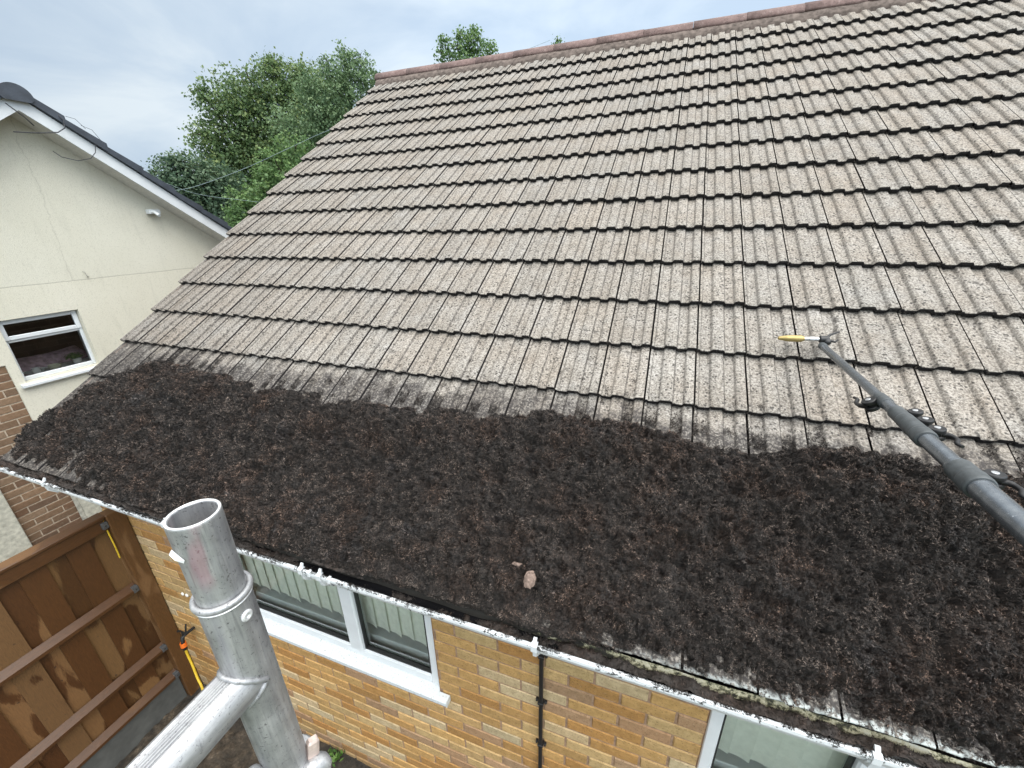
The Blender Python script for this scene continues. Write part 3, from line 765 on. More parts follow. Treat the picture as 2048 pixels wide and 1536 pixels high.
def gutter_bracket(x, wide=0.028, union=False):
    b = MB(); z = sag(x)
    ring = [(-0.016 + 0.0605 * math.cos(math.pi + math.pi * j / 12), RIM_Z - 0.012 + 0.062 * math.sin(math.pi + math.pi * j / 12)) for j in range(13)]
    ring2 = [(-0.016 + 0.0575 * math.cos(math.pi + math.pi * j / 12), RIM_Z - 0.012 + 0.059 * math.sin(math.pi + math.pi * j / 12)) for j in range(12, -1, -1)]
    pl = [(y, zz + z) for y, zz in ring + ring2]
    b.prism(pl, x - wide / 2, x + wide / 2, 'x')
    # clip hooked over the rim
    b.prism([(RIM_Y - 0.009, RIM_Z - 0.02 + z), (RIM_Y - 0.009, RIM_Z + 0.005 + z), (RIM_Y + 0.004, RIM_Z + 0.010 + z), (RIM_Y + 0.013, RIM_Z + 0.006 + z), (RIM_Y + 0.012, RIM_Z + 0.001 + z), (RIM_Y - 0.006, RIM_Z + 0.004 + z), (RIM_Y - 0.006, RIM_Z - 0.02 + z)], x - 0.010, x + 0.010, 'x')
    b.prism([(RIM_Y - 0.002, RIM_Z + 0.006 + z), (RIM_Y + 0.010, RIM_Z + 0.024 + z), (RIM_Y + 0.015, RIM_Z + 0.022 + z), (RIM_Y + 0.010, RIM_Z + 0.005 + z)], x - 0.006, x + 0.006, 'x')
    if union:
        for s in (-1, 1): b.box((x + s * wide / 2 - 0.006, RIM_Y - 0.010, RIM_Z - 0.018 + z), (x + s * wide / 2 + 0.006, RIM_Y + 0.010, RIM_Z + 0.007 + z), 0, 0.002)
    # heel of the bracket showing under the trough
    b.prism([(RIM_Y - 0.004, RIM_Z - 0.02 + z), (RIM_Y + 0.002, RIM_Z - 0.055 + z), (RIM_Y + 0.03, RIM_Z - 0.085 + z), (0.044, RIM_Z - 0.085 + z), (0.044, RIM_Z - 0.07 + z), (-0.016, RIM_Z - 0.072 + z)], x - 0.006, x + 0.006, 'x')
    return b.build('gutter_bracket', M['pvc_gut'], gutter)
for x in (-3.46, -2.47, -1.63, -0.632, 0.29, 1.25): gutter_bracket(x)
gutter_bracket(-1.535, 0.10, True)

# ---- windows
def window(xl, xr, zb, zt, mull, right_w, n_slats):
    fy = 0.2455                               # front face of the frame
    f = MB(); fw = 0.052
    f.box((xl, fy, zb), (xl + fw, fy + 0.06, zt), 0, 0.006); f.box((xr - fw, fy, zb), (xr, fy + 0.06, zt), 0, 0.006)
    f.box((xl + fw + 0.0005, fy + 0.001, zb), (xr - fw - 0.0005, fy + 0.06, zb + 0.058), 0, 0.006)
    f.box((xl + fw + 0.0005, fy + 0.001, zt - fw), (xr - fw - 0.0005, fy + 0.06, zt), 0, 0.006)
    f.box((xl + fw, fy + 0.002, zb + 0.0585), (xr - fw, fy + 0.045, zb + 0.0680), 0, 0.002)
    root = f.build('window', M['pvc'], bungalow)
    m_ = MB(); m_.box((mull - 0.045, fy - 0.016, zb + 0.0685), (mull + 0.045, fy + 0.05, zt - fw - 0.001), 0, 0.007)
    m_.build('mullion', M['pvc'], root)
    panes = [(xl + fw, mull - 0.045), (mull + 0.045, xr - fw)]
    for i, (a, c) in enumerate(panes):
        g = MB(); z0 = zb + 0.0685; z1 = zt - fw
        for q in ((a, z0, a + 0.007, z1), (c - 0.007, z0, c, z1), (a + 0.007, z0, c - 0.007, z0 + 0.009), (a + 0.007, z1 - 0.008, c - 0.007, z1)):
            g.box((q[0], fy + 0.006, q[1]), (q[2], fy + 0.030, q[3]), 0)
        g.build('gasket', M['gasket'], root)
        g = MB(); g.add([(a, fy + 0.022, z0), (c, fy + 0.022, z0), (c, fy + 0.022, z1), (a, fy + 0.022, z1)], [(0, 1, 2, 3)])
        g.build('pane', M['glass'], root, fix=False)
    # vertical blind: a row of overlapping slats with a weighted hem
    s = MB(); x = xl + 0.03; i = 0
    while x < xr - 0.03:
        w = 0.094; tw = 0.009 + random.gauss(0, 0.003); zl = -0.915 + random.gauss(0, 0.004)
        V = []; n = 6
        for q in range(n + 1):
            u = q / n; yy = 0.326 - tw * (u - 0.5) + 0.006 * math.sin(u * math.pi)
            zz = zl - 0.005 * u
            V += [(x + w * u, yy, zz), (x + w * u, yy - 0.0015, zz + 0.045), (x + w * u, yy, zt)]
        F_ = []
        for q in range(n): F_ += [(q * 3, q * 3 + 3, q * 3 + 4, q * 3 + 1), (q * 3 + 1, q * 3 + 4, q * 3 + 5, q * 3 + 2)]
        s.add(V, F_, 0, True); x += 0.082; i += 1
    s.build('blind', M['blind'], root, fix=False)
    r_ = MB(); r_.box((xl + 0.002, 0.3285, zb - 0.01), (xr - 0.002, 0.56, zb + 0.085), 0, 0.004); r_.build('window_board', M['cill'], root)
    r_ = MB()
    r_.add([(xl - 0.1, 0.56, zb - .3), (xr + 0.1, 0.56, zb - .3), (xr + 0.1, 0.56, zt + .1), (xl - 0.1, 0.56, zt + .1)], [(0, 1, 2, 3)], 0)
    for xx in (xl + 0.012, xr - 0.012): r_.add([(xx, 0.30, zb), (xx, 0.56, zb), (xx, 0.56, zt + .1), (xx, 0.32, zt + .1)], [(0, 1, 2, 3)], 0)
    r_.build('reveal', M['room'], root, fix=False)
    # sill with horned end
    sl = MB()
    prof = [(0.25, zb - 0.0005), (0.240, zb - 0.002), (0.204, zb - 0.010), (0.193, zb - 0.014), (0.187, zb - 0.021), (0.188, zb - 0.047), (0.197, zb - 0.049), (0.199, zb - 0.028), (0.232, zb - 0.022), (0.30, zb - 0.022)]
    sl.prism(prof, xl - 0.002, xr + 0.002, 'x')
    prof2 = [(0.226, zb - 0.0075), (0.204, zb - 0.0105), (0.193, zb - 0.0145), (0.1875, zb - 0.0215), (0.1885, zb - 0.0465), (0.1965, zb - 0.0485), (0.1985, zb - 0.0285), (0.226, zb - 0.0225)]
    for a, c in ((xl - 0.060, xl - 0.0025), (xr + 0.0025, xr + 0.060)): sl.prism(prof2, a, c, 'x')
    for sx, a in ((1, xr + 0.060), (-1, xl - 0.060)):
        sl.box((a, 0.1868, zb - 0.050), (a + sx * 0.004, 0.228, zb - 0.009), 0)
    sl.build('window_sill', M['sill'], root)
    return root
window(-2.718, -1.255, -1.078, -0.12, -1.785, 0, 16)
window(-0.002, 1.498, -1.078, -0.12, 0.52, 0, 16)
for a, c in ((-2.72, -1.252), (0.0, 1.5)):
    b = MB(); b.box((a, WALL_Y - 0.002, -0.14), (c, WALL_Y + 0.12, -0.115), 0); b.build('window_head', M['pvc'], bungalow)

# ---- black conduit clipped to the wall
b = MB(); b.tube([(-0.686, 0.212, -0.19), (-0.686, 0.211, -0.6), (-0.687, 0.212, -1.2), (-0.689, 0.212, -2.2)], 0.0105, 12)
cond = b.build('conduit', M['black'], bungalow)
for z in (-0.523, -0.838, -1.16, -1.48, -1.80):
    b = MB(); b.box((-0.700, 0.199, z - 0.007), (-0.672, 0.2285, z + 0.007), 0, 0.002)
    for sx in (-1, 1):
        b.box((-0.686 + sx * 0.0145, 0.214, z - 0.006), (-0.686 + sx * 0.027, 0.2275, z + 0.006), 0, 0.002)
        b.lathe((-0.686 + sx * 0.022, 0.214, z), (-0.686 + sx * 0.022, 0.200, z), [(0, 0.0045), (0.003, 0.0045), (0.0045, 0.002), (0.0046, 0.0001)], 10)
    b.build('conduit_clip', M['black'], cond)

# ================================================================== MOSS SCRAPED DOWN TO THE EAVES
TOPL = [(-3.98, 0.24), (-3.88, 0.44), (-3.75, 0.575), (-3.6, 0.66), (-3.42, 0.80), (-3.2, 0.80), (-2.93, 0.765), (-2.45, 0.70), (-2.03, 0.715), (-1.82, 0.695), (-1.53, 0.73),
        (-1.1, 0.745), (-0.7, 0.785), (-0.37, 0.80), (-0.16, 0.765), (-0.02, 0.745), (0.18, 0.765), (0.41, 0.795), (0.6, 0.79), (0.8, 0.795), (1.1, 0.77), (2.4, 0.75)]
TX, TY = np.array(TOPL).T
def moss_height(u, s):
    top = np.interp(u, TX, TY) + 0.045 * fbm(u, s * 0.3, 9, 4, 5) + 0.015 * fbm(u, s, 45, 3, 2)
    bot = -0.058 + 0.026 * fbm(u, s * 0, 7, 4, 1) + 0.038 * np.clip((u + 0.75) / 0.6, 0, 1) + 0.018 * np.clip((u + 0.4) / 0.3, 0, 1) * (fbm(u, s * 0, 30, 3, 5)) + 0.03 * np.clip((-3.1 - u) / 0.5, 0, 1)
    d = np.clip(top - s, 0, None); e = np.clip(s - bot, 0, None)
    mid = np.exp(-((u + 0.95) / 1.15) ** 2) + 0.75 * np.exp(-((u - 1.1) / 0.7) ** 2)
    H = 0.058 + 0.030 * fbm(u, s, 2.2, 3, 4) + (0.020 + 0.040 * mid) * np.exp(-((d - 0.17) / 0.13) ** 2)
    thin = np.clip((-2.9 - u) / 0.5, 0, 1) * np.clip((0.30 - s) / 0.2, 0, 1)
    H = H * (1 - 0.72 * thin)
    h = H * (1 - np.exp(-d / 0.055)) * np.clip(e / 0.13, 0, 1) ** 0.5
    bil = lambda f, k, o=3: 0.62 - np.abs(fbm(u, s, f, o, k)) * 2.1          # rounded clumps with sharp crevices
    body = np.clip(h / 0.022, 0.15, 1)
    h = h + (d > 0) * (e > 0) * (0.050 * fbm(u, s, 5, 3, 0) * np.clip(h / 0.035, 0, 1) + (0.030 * bil(9, 3) + 0.019 * bil(24, 6) + 0.012 * bil(62, 1, 2)) * body - 0.014 * body)
    h = h + 0.007 * fbm(u, s, 150, 2, 7) * np.clip(h / 0.01, 0.2, 1)
    h = np.where((d > 0.10) & (e > 0.010), np.maximum(h, 0.0185 * (1 - thin) * np.clip(1.15 - 0.9 * np.clip((u + 0.6) / 0.5, 0, 1) * (s < 0.03), 0.2, 1)), h)
    # ragged, patchy upper fringe and thin places where the tile shows through
    patch = fbm(u, s, 11, 5, 6, 0.6)
    h = h - 0.014 * (patch > np.interp(d, [0, 0.03, 0.09, 0.14], [-0.2, 0.0, 0.5, 9.0])) - 0.004 * (d < 0.02)
    h = h - 0.02 * thin * np.clip(fbm(u, s * 0.35, 16, 4, 2) + 0.15, 0, 1)
    h = np.where((d <= 0) | (e <= 0), -0.02, h)
    return h
US = np.arange(-3.985, 2.35, 0.0058); SS = np.arange(-0.06, 0.93, 0.0058)
U_, S_ = np.meshgrid(US, SS, indexing='ij')
H_ = moss_height(U_, S_)
keep = H_ > -0.0035
jit = rng.normal(0, 0.0012, U_.shape + (2,))
base_off = -0.024 * ((S_ % TG) / TG)
P = roofpt(U_ + jit[..., 0], S_ + jit[..., 1], H_ + np.maximum(base_off, -0.012) * np.clip(1 - H_ / 0.02, 0, 1))
idx = -np.ones(U_.shape, int); 
kf = keep[:-1, :-1] & keep[1:, :-1] & keep[1:, 1:] & keep[:-1, 1:]
used = np.zeros(U_.shape, bool); used[:-1, :-1] |= kf; used[1:, :-1] |= kf; used[1:, 1:] |= kf; used[:-1, 1:] |= kf
idx[used] = np.arange(used.sum())
I, J = np.nonzero(kf)
FQ = np.stack([idx[I, J], idx[I + 1, J], idx[I + 1, J + 1], idx[I, J + 1]], 1)
VM = P[used]; sh0 = np.clip(0.24 + 0.30 * (rng.random(len(VM)) - 0.5), 0, 1)
def blades(base, nrm, l0, l1, w0, w1, n_up=0.55, lo=0.0, hi=1.0, drift=None):
    n = len(base); d = rng.normal(0, 1, (n, 3)); d /= np.linalg.norm(d, axis=1, keepdims=True)
    d = d + n_up * nrm
    if drift is not None: d = d + drift
    d /= np.linalg.norm(d, axis=1, keepdims=True)
    l = rng.uniform(l0, l1, n)[:, None]; w = rng.uniform(w0, w1, n)[:, None]
    sd_ = np.cross(d, rng.normal(0, 1, (n, 3))); sd_ /= np.linalg.norm(sd_, axis=1, keepdims=True)
    st = base - d * l * 0.25
    V = np.stack([st - sd_ * w * 0.5, st + sd_ * w * 0.5, st + d * l + sd_ * w * 0.25], 1).reshape(-1, 3)
    F = np.arange(n * 3).reshape(-1, 3)
    c = (lo + (hi - lo) * rng.random(n) ** 1.5)
    c = np.stack([c * 0.45, c * 0.45, c], 1).ravel()
    return V, F, c
NRM = np.array([0, -ST, CT])
NB = 900000
uu = rng.uniform(-3.985, 2.3, int(NB * 1.35)); ss = rng.uniform(-0.05, 0.93, len(uu))
# a step back from the lens the strands are fewer and coarser
dist = np.sqrt((uu + 0.36) ** 2 + (ss * CT + 0.97) ** 2 + (ss * ST - 1.25) ** 2)
hh = moss_height(uu, ss); ok = (hh > -0.002) & (rng.random(len(uu)) < np.clip(1.9 / dist, 0.35, 1.0))
uu, ss, hh, dist = uu[ok], ss[ok], hh[ok], dist[ok]
Bp = roofpt(uu, ss, hh + rng.uniform(-0.001, 0.0045, len(uu)) - 0.010 * ((ss % TG) / TG) * np.clip(1 - hh / 0.02, 0, 1))
sc_ = np.clip(dist / 1.7, 0.75, 1.6)
clm = fbm(uu, ss, 42, 3, 2)
Vb, Fb, cb = blades(Bp, NRM, 0.0034, 0.0098, 0.0018, 0.0040, 0.30)
cb = np.clip(cb * np.repeat(1.0 + 1.6 * clm, 3), 0, 1); ctr = np.repeat(Bp, 3, axis=0); Vb = ctr + (Vb - ctr) * np.repeat(sc_, 3)[:, None]
# loose crumbs washed up the tiles and residue hanging on the butt edges
cu = rng.uniform(-3.95, 3.0, 9000); cs = np.interp(cu, TX, TY) + rng.exponential(0.055, len(cu)) * np.where(rng.random(len(cu)) < .12, 5, 1)
clump = fbm(cu, cs, 12, 4, 3) > -0.05; cu, cs = cu[clump], cs[clump]
rep = 7; cu = np.repeat(cu, rep) + rng.normal(0, 0.006, len(cu) * rep); cs = np.repeat(cs, rep) + rng.normal(0, 0.005, len(cs) * rep)
Vc, Fc, cc = blades(roofpt(cu, cs, -0.024 * ((cs % TG) / TG) + 0.006), NRM, 0.004, 0.011, 0.0018, 0.0045, 0.3, 0, 0.6)
eu = []; es = []
for kk in range(2, 18):
    n = int(3000 / (1 + 0.10 * kk)); x_ = rng.uniform(XV, 3.0, n)
    eu.append(x_); es.append(np.full(n, kk * TG) + rng.normal(-0.002, 0.0022, n))
eu = np.concatenate(eu); es = np.concatenate(es)
ph = np.interp((eu - XV) % TW, [p[0] for p in PROF], [max(p[1], 0) for p in PROF])
dn = fbm(eu, es, 16, 4, 4) > -0.25; eu, es, ph = eu[dn], es[dn], ph[dn]
Ve, Fe, ce = blades(roofpt(eu, es, ph - rng.uniform(0.003, 0.018, len(eu))), np.array([0, -0.9, -0.2]), 0.004, 0.010, 0.002, 0.005, 0.5, 0, 0.35)
nt3 = [len(VM)]
tri = np.concatenate([FQ[:, [0, 1, 2]], FQ[:, [0, 2, 3]]])
Vall = np.concatenate([VM, Vb, Vc, Ve]); o1 = len(VM); o2 = o1 + len(Vb); o3 = o2 + len(Vc)
Fall = np.concatenate([tri, Fb + o1, Fc + o2, Fe + o3])
Sall = np.concatenate([sh0, cb, cc, ce])
smf = np.zeros(len(Fall), bool)
mo = np_mesh('moss', Vall, Fall, M['moss'], None, None, smf, None, Sall)
tag(mo, kind='stuff'); mo['label'] = 'thick dark brown blanket of scraped moss heaped along the eaves'; mo['category'] = 'moss'

# moss silt and black water lying in the gutter
gxs = np.arange(XV - 0.09, 2.3, 0.006); gys = np.arange(-0.068, 0.030, 0.005)
X_, Y_ = np.meshgrid(gxs, gys, indexing='ij')
wetzone = np.exp(-((X_ + 1.42) / 0.24) ** 2) * 1.0 + 0.55 * np.exp(-((X_ + 0.98) / 0.16) ** 2) + 0.3 * np.exp(-((X_ + 0.62) / .1) ** 2)
Z_ = RIM_Z - 0.006 + 0.020 * fbm(X_, Y_, 12, 4, 2) + 0.016 * fbm(X_, Y_, 48, 3, 5) - 0.028 * wetzone + 0.016 * np.clip((-X_ - 1.7) / 0.5, 0, 1) + 0.008 * np.clip((X_ + 0.75) / 0.3, 0, 1)
Z_ = Z_ - 0.026 * np.clip((Y_ + 0.034) / 0.022, 0, 1) * np.where(X_ < -2.0, 0.5, 1.0) * (0.45 + 0.9 * (fbm(X_, Y_ * 0, 6, 3, 1) > -0.1) + 0.6 * np.clip((X_ + 0.5) / 0.4, 0, 1)) + np.array([sag(v) for v in gxs])[:, None]
nxg, nyg = X_.shape
FG = np.array([(i * nyg + j, (i + 1) * nyg + j, (i + 1) * nyg + j + 1, i * nyg + j + 1) for i in range(nxg - 1) for j in range(nyg - 1)])
VG = np.stack([X_, Y_, Z_], -1).reshape(-1, 3)
nb = 40000
ii = rng.integers(0, nxg, nb); jj = rng.integers(0, nyg, nb)
Bg = np.stack([X_[ii, jj], Y_[ii, jj], Z_[ii, jj] + 0.001], -1) + rng.normal(0, 0.002, (nb, 3)) * np.array([1, 1, 0.3])
Vg, Fg, cg = blades(Bg, np.array([0, 0, 1.0]), 0.005, 0.014, 0.0014, 0.0036, 0.4, 0, 0.9)
# crumbs stuck on the rim
ru = rng.uniform(XV - 0.05, 2.2, 4200); ru = ru[fbm(ru, ru * 0, 22, 4, 6) > -0.12]; ru = np.repeat(ru, 5) + rng.normal(0, 0.005, len(ru) * 5)
ry = RIM_Y + rng.uniform(-0.004, 0.008, len(ru)); rz = RIM_Z + 0.003 + np.array([sag(v) for v in ru])
Vr, Fr, cr_ = blades(np.stack([ru, ry, rz], -1), np.array([0, -0.3, .2]), 0.003, 0.010, 0.0012, 0.003, 0.2, 0, 0.3)
triG = np.concatenate([FG[:, [0, 1, 2]], FG[:, [0, 2, 3]]])
Vx = np.concatenate([VG, Vg, Vr]); Fx = np.concatenate([triG, Fg + len(VG), Fr + len(VG) + len(Vg)])
Sx = np.concatenate([np.full(len(VG), 0.25), cg, cr_])
go = np_mesh('gutter_silt', Vx, Fx, M['moss'], None, None, False, None, Sx)
tag(go, kind='stuff'); go['label'] = 'black mossy silt filling the white gutter'; go['category'] = 'silt'
b = MB(); wx = np.arange(-2.2, 0.2, 0.1)
for i in range(len(wx) - 1):
    z0, z1 = RIM_Z - 0.0165 + sag(wx[i]), RIM_Z - 0.0165 + sag(wx[i + 1])
    b.add([(wx[i], -0.066, z0), (wx[i + 1], -0.066, z1), (wx[i + 1], 0.033, z1), (wx[i], 0.033, z0)], [(0, 1, 2, 3)], 0, True)
tag(b.build('water', M['water'], fix=False), kind='structure')

# pinkish mortar crumbs lying on the moss
def crumb(name, u, s, size, label, seed):
    import bmesh
    r0 = np.random.default_rng(seed); bm = bmesh.new(); bmesh.ops.create_icosphere(bm, subdivisions=3, radius=1)
    h = float(moss_height(np.array([u]), np.array([s]))[0]); c = roofpt(u, s, h + size[2] * 0.05)
    V = np.array([v.co for v in bm.verts]); nz = fbm(V[:, 0] * 1.0 + seed, V[:, 1] + V[:, 2] * 1.7, 2.3, 4, seed)
    V = V * (1 + 0.30 * nz)[:, None] * np.array(size)
    fs = [tuple(v.index for v in f.verts) for f in bm.faces]; bm.free()
    a = Vector((1, 0, 0)); R_ = np.array([[1, 0, 0], [0, CT, -ST], [0, ST, CT]])
    o = np_mesh(name, V @ R_.T + c, fs, M['stone'], None, None, False)
    tag(o, label, 'mortar crumb')
crumb('mortar_crumb', -0.682, 0.088, (0.020, 0.028, 0.013), 'larger pinkish oval mortar crumb half sunk in the moss near the gutter', 3)
crumb('mortar_crumb', -0.735, 0.128, (0.026, 0.008, 0.007), 'thin pinkish sliver of mortar lying just up the roof from the larger crumb', 5)

# ================================================================== NEIGHBOUR'S HOUSE
nb_ = thing('neighbour_house', (-9.0, 1.6, GROUND), 'cream rendered gable house with dark tile verge and white bargeboards', 'house')
NY = 1.6; NPT = math.tan(R(35.1)); NZ = 2.335        # apex of the wall under the soffit
def ntop(y): return NZ - abs(y - NY) * NPT
NW = (0.945, 1.555, -0.145, 0.470)
y0n, y1n = -2.4, 5.6; BR = (0.446, 0.870)
b = MB()
def quad_wall(mb, ya, yb, za, zb, x, mi=0): mb.add([(x, ya, za), (x, yb, za), (x, yb, zb), (x, ya, zb)], [(0, 1, 2, 3)], mi)
xf_ = XN + 0.018
# render sheet stands 18 mm proud of the brick strip; hole for the window
quad_wall(b, BR[1], NW[0], -2.27, 0.9, xf_); quad_wall(b, NW[0], NW[1], -2.27, NW[2], xf_); quad_wall(b, NW[0], NW[1], NW[3], 0.9, xf_); quad_wall(b, NW[1], y1n, -2.27, ntop(y1n) , xf_) if False else None
b.add([(xf_, NW[1], -2.27), (xf_, y1n, -2.27), (xf_, y1n, ntop(y1n)), (xf_, NY + (NZ - 0.9) / NPT, 0.9), (xf_, NW[1], 0.9)], [(0, 1, 2, 3, 4)], 0)
b.add([(xf_, BR[1], 0.9), (xf_, NY + (NZ - 0.9) / NPT, 0.9), (xf_, NY, NZ), (xf_, BR[1], ntop(BR[1]))], [(0, 1, 2, 3)], 0)
quad_wall(b, BR[0] - 0.3, BR[1], 0.06, ntop(BR[0]-0.3), xf_)
b.add([(xf_, y0n, 0.06), (xf_, BR[0] - 0.3, 0.06), (xf_, BR[0] - 0.3, ntop(BR[0] - 0.3)), (xf_, y0n, ntop(y0n))], [(0, 1, 2, 3)], 0)
b.add([(xf_, BR[1], ntop(BR[0] - 0.3)), (xf_, BR[1], ntop(BR[1])), (xf_, BR[0] - 0.3, ntop(BR[0] - 0.3))], [(0, 1, 2)], 0)
b.add([(xf_, BR[1], -2.27), (XN - 0.01, BR[1], -2.27), (XN - 0.01, BR[1], 0.06), (xf_, BR[1], 0.06)], [(0, 1, 2, 3)], 0)
b.add([(xf_, BR[0] - .3, 0.06), (xf_, BR[1], 0.06), (XN - 0.01, BR[1], 0.06), (XN - 0.01, BR[0] - .3, 0.06)], [(0, 1, 2, 3)], 0)
for ya in (NW[0], NW[1]): b.add([(xf_, ya, NW[2]), (xf_ - 0.12, ya, NW[2]), (xf_ - 0.12, ya, NW[3]), (xf_, ya, NW[3])], [(0, 1, 2, 3)], 0)
for za in (NW[2], NW[3]): b.add([(xf_, NW[0], za), (xf_ - 0.12, NW[0], za), (xf_ - 0.12, NW[1], za), (xf_, NW[1], za)], [(0, 1, 2, 3)], 0)
b.add([(-12.5, y0n, -2.27), (xf_, y0n, -2.27), (xf_, y0n, ntop(y0n)), (-12.5, y0n, ntop(y0n))], [(0, 1, 2, 3)], 0)
b.add([(-12.5, y1n, -2.27), (xf_, y1n, -2.27), (xf_, y1n, ntop(y1n)), (-12.5, y1n, ntop(y1n))], [(0, 1, 2, 3)], 0)
b.add([(-12.5, y0n, -2.27), (-12.5, y1n, -2.27), (-12.5, y1n, ntop(y1n)), (-12.5, NY, NZ), (-12.5, y0n, ntop(y0n))], [(0, 1, 2, 3, 4)], 0)
b.build('rendered_wall', M['render'], nb_, fix=False)
b = MB(); brickwork(b, BR[0] - 0.3, BR[1], -2.27, 0.06, lambda u, z, d: (XN + d, u, z), [], PAL_N, seed=3, phase=0.07)
b.add([(XN + 0.0005, BR[0] - 0.3, -2.27), (XN + 0.0005, BR[1], -2.27), (XN + 0.0005, BR[1], 0.06), (XN + 0.0005, BR[0] - 0.3, 0.06)], [(0, 1, 2, 3)], 1)
b.build('brick_panel', [M['brick_n'], M['mortar_n']], nb_, fix=False)
b = MB(); b.box((XN, -2.4, -2.27), (XN + 0.045, BR[0], -0.9), 0, 0.006); b.build('lower_render', M['render_grey'], nb_)
b = MB(); b.box((XN + 0.012, BR[1] - 0.004, -2.27), (XN + 0.0225, BR[1] + 0.035, -0.9), 0, 0.003)
b.build('corner_bead', M['bead'], nb_)
b = MB(); b.box((xf_ + 0.001, BR[1] + 0.036, -2.27), (xf_ + 0.006, 3.2, -1.45), 0); b.build('plinth_render', M['render_grey'], nb_)
# window
f = MB(); fx = XN - 0.045
ya, yb, za, zb = NW
def fbox(mb, a, c, e, g, dx=0.0, bev=0.005): mb.box((fx - 0.055, a, e), (fx + dx, c, g), 0, bev)
fbox(f, ya, ya + 0.0320, za, zb, 0.004); fbox(f, yb - 0.030, yb, za, zb, 0.004); fbox(f, ya + 0.0325, yb - 0.0305, za, za + 0.042); fbox(f, ya + 0.0325, yb - 0.0305, zb - 0.02, zb)
fbox(f, ya + 0.0325, yb - 0.0305, 0.243, 0.275)
nwin = f.build('window', M['pvc'], nb_)
f = MB(); a, c, e, g = ya + 0.006, yb - 0.004, 0.268, zb - 0.006
for q in ((a, a + 0.042, e, g), (c - 0.042, c, e, g), (a + 0.0425, c - 0.0425, e, e + 0.042), (a + 0.0425, c - 0.0425, g - 0.042, g)): f.box((fx + 0.0005, q[0], q[2]), (fx + 0.018, q[1], q[3]), 0, 0.006)
f.build('vent_sash', M['pvc'], nwin)
for q in ((ya + 0.03, yb - 0.02, za + 0.04, 0.245), (a + 0.034, c - 0.034, e + 0.036, g - 0.034)):
    g_ = MB(); xx = fx - 0.012 if q[3] < 0.25 else fx + 0.008
    g_.add([(xx, q[0], q[2]), (xx, q[1], q[2]), (xx, q[1], q[3]), (xx, q[0], q[3])], [(0, 1, 2, 3)]); g_.build('pane', M['glass_n'], nwin, fix=False)
s_ = MB(); s_.prism([(XN - 0.05, za - 0.001), (XN + 0.055, za - 0.014), (XN + 0.062, za - 0.020), (XN + 0.062, za - 0.042), (XN + 0.05, za - 0.045), (XN - 0.05, za - 0.03)], ya - 0.045, yb + 0.02, 'y')
s_.build('window_sill', M['pvc'], nwin)
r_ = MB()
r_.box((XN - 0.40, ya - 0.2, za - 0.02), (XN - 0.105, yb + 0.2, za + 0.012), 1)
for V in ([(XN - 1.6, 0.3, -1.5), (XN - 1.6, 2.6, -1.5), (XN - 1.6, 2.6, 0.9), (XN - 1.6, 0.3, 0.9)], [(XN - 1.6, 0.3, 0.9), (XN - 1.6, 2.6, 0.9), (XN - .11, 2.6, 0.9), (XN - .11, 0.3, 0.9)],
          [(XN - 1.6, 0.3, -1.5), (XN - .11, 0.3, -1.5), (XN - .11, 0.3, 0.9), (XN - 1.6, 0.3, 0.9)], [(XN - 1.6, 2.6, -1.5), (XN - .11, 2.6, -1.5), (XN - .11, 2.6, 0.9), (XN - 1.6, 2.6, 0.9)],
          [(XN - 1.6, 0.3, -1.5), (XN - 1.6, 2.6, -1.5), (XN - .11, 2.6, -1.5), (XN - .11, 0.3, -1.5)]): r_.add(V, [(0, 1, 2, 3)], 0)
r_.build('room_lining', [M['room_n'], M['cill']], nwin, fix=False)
# bargeboards, soffit, roof
XB = XN + 0.27; bh = 0.130
for sgn, nm in ((1, 'bargeboard'), (-1, 'bargeboard')):
    P = []
    for yy in (0, 4.3):
        zt_ = NZ + 0.065 - yy * NPT
        P += [(NY + sgn * yy, zt_), (NY + sgn * yy, zt_ - bh)]
    poly = [P[0], P[2], P[3], P[1]]
    b = MB(); b.prism(poly, XB - 0.018, XB, 'x'); b.build(nm, M['pvc'], nb_)
    b = MB(); z_ = NZ - 0.045
    b.prism([(NY + sgn * 0.001, z_), (NY + sgn * 4.3, z_ - 4.3 * NPT), (NY + sgn * 4.3, z_ - 4.3 * NPT - 0.01), (NY + sgn * 0.001, z_ - 0.01)], xf_ + 0.001, XB - 0.019, 'x'); b.build('soffit', M['soffit'], nb_)
    # tile courses, stepped at the verge
    b = MB(); g_ = 0.335; cs_ = math.cos(R(35.1)); n = 15
    for i in range(n):
        a0 = i * g_ * cs_; a1 = (i + 1) * g_ * cs_ + 0.03
        zz = NZ + 0.070
        pl = [(NY + sgn * a0, zz - a0 * NPT + 0.055), (NY + sgn * a1, zz - a1 * NPT + 0.088), (NY + sgn * a1, zz - a1 * NPT + 0.005), (NY + sgn * a0, zz - a0 * NPT - 0.002)]
        b.prism(pl, -12.5, XB + 0.035 + 0.004 * (i % 2), 'x')
    b.build('roof_slope', M['slate'], nb_)
b = MB()
V = []; n = 14
for xx in (-12.5, XB + 0.05):
    for j in range(n + 1):
        a = math.pi * j / n; V.append((xx, NY - math.cos(a) * 0.118, NZ + 0.030 + math.sin(a) * 0.108))
F_ = [(j, j + 1, n + 2 + j, n + 1 + j) for j in range(n)]
b.add(V, F_, 0, True)
b.add([(XB + 0.0501, NY - math.cos(math.pi * j / n) * 0.118, NZ + 0.030 + math.sin(math.pi * j / n) * 0.108) for j in range(n + 1)] + [(XB + 0.0501, NY + 0.09, NZ + 0.0), (XB + 0.0501, NY - 0.09, NZ + 0.0)], [tuple(range(n + 3))], 0)
b.build('ridge_cap', M['slate'], nb_, fix=False)
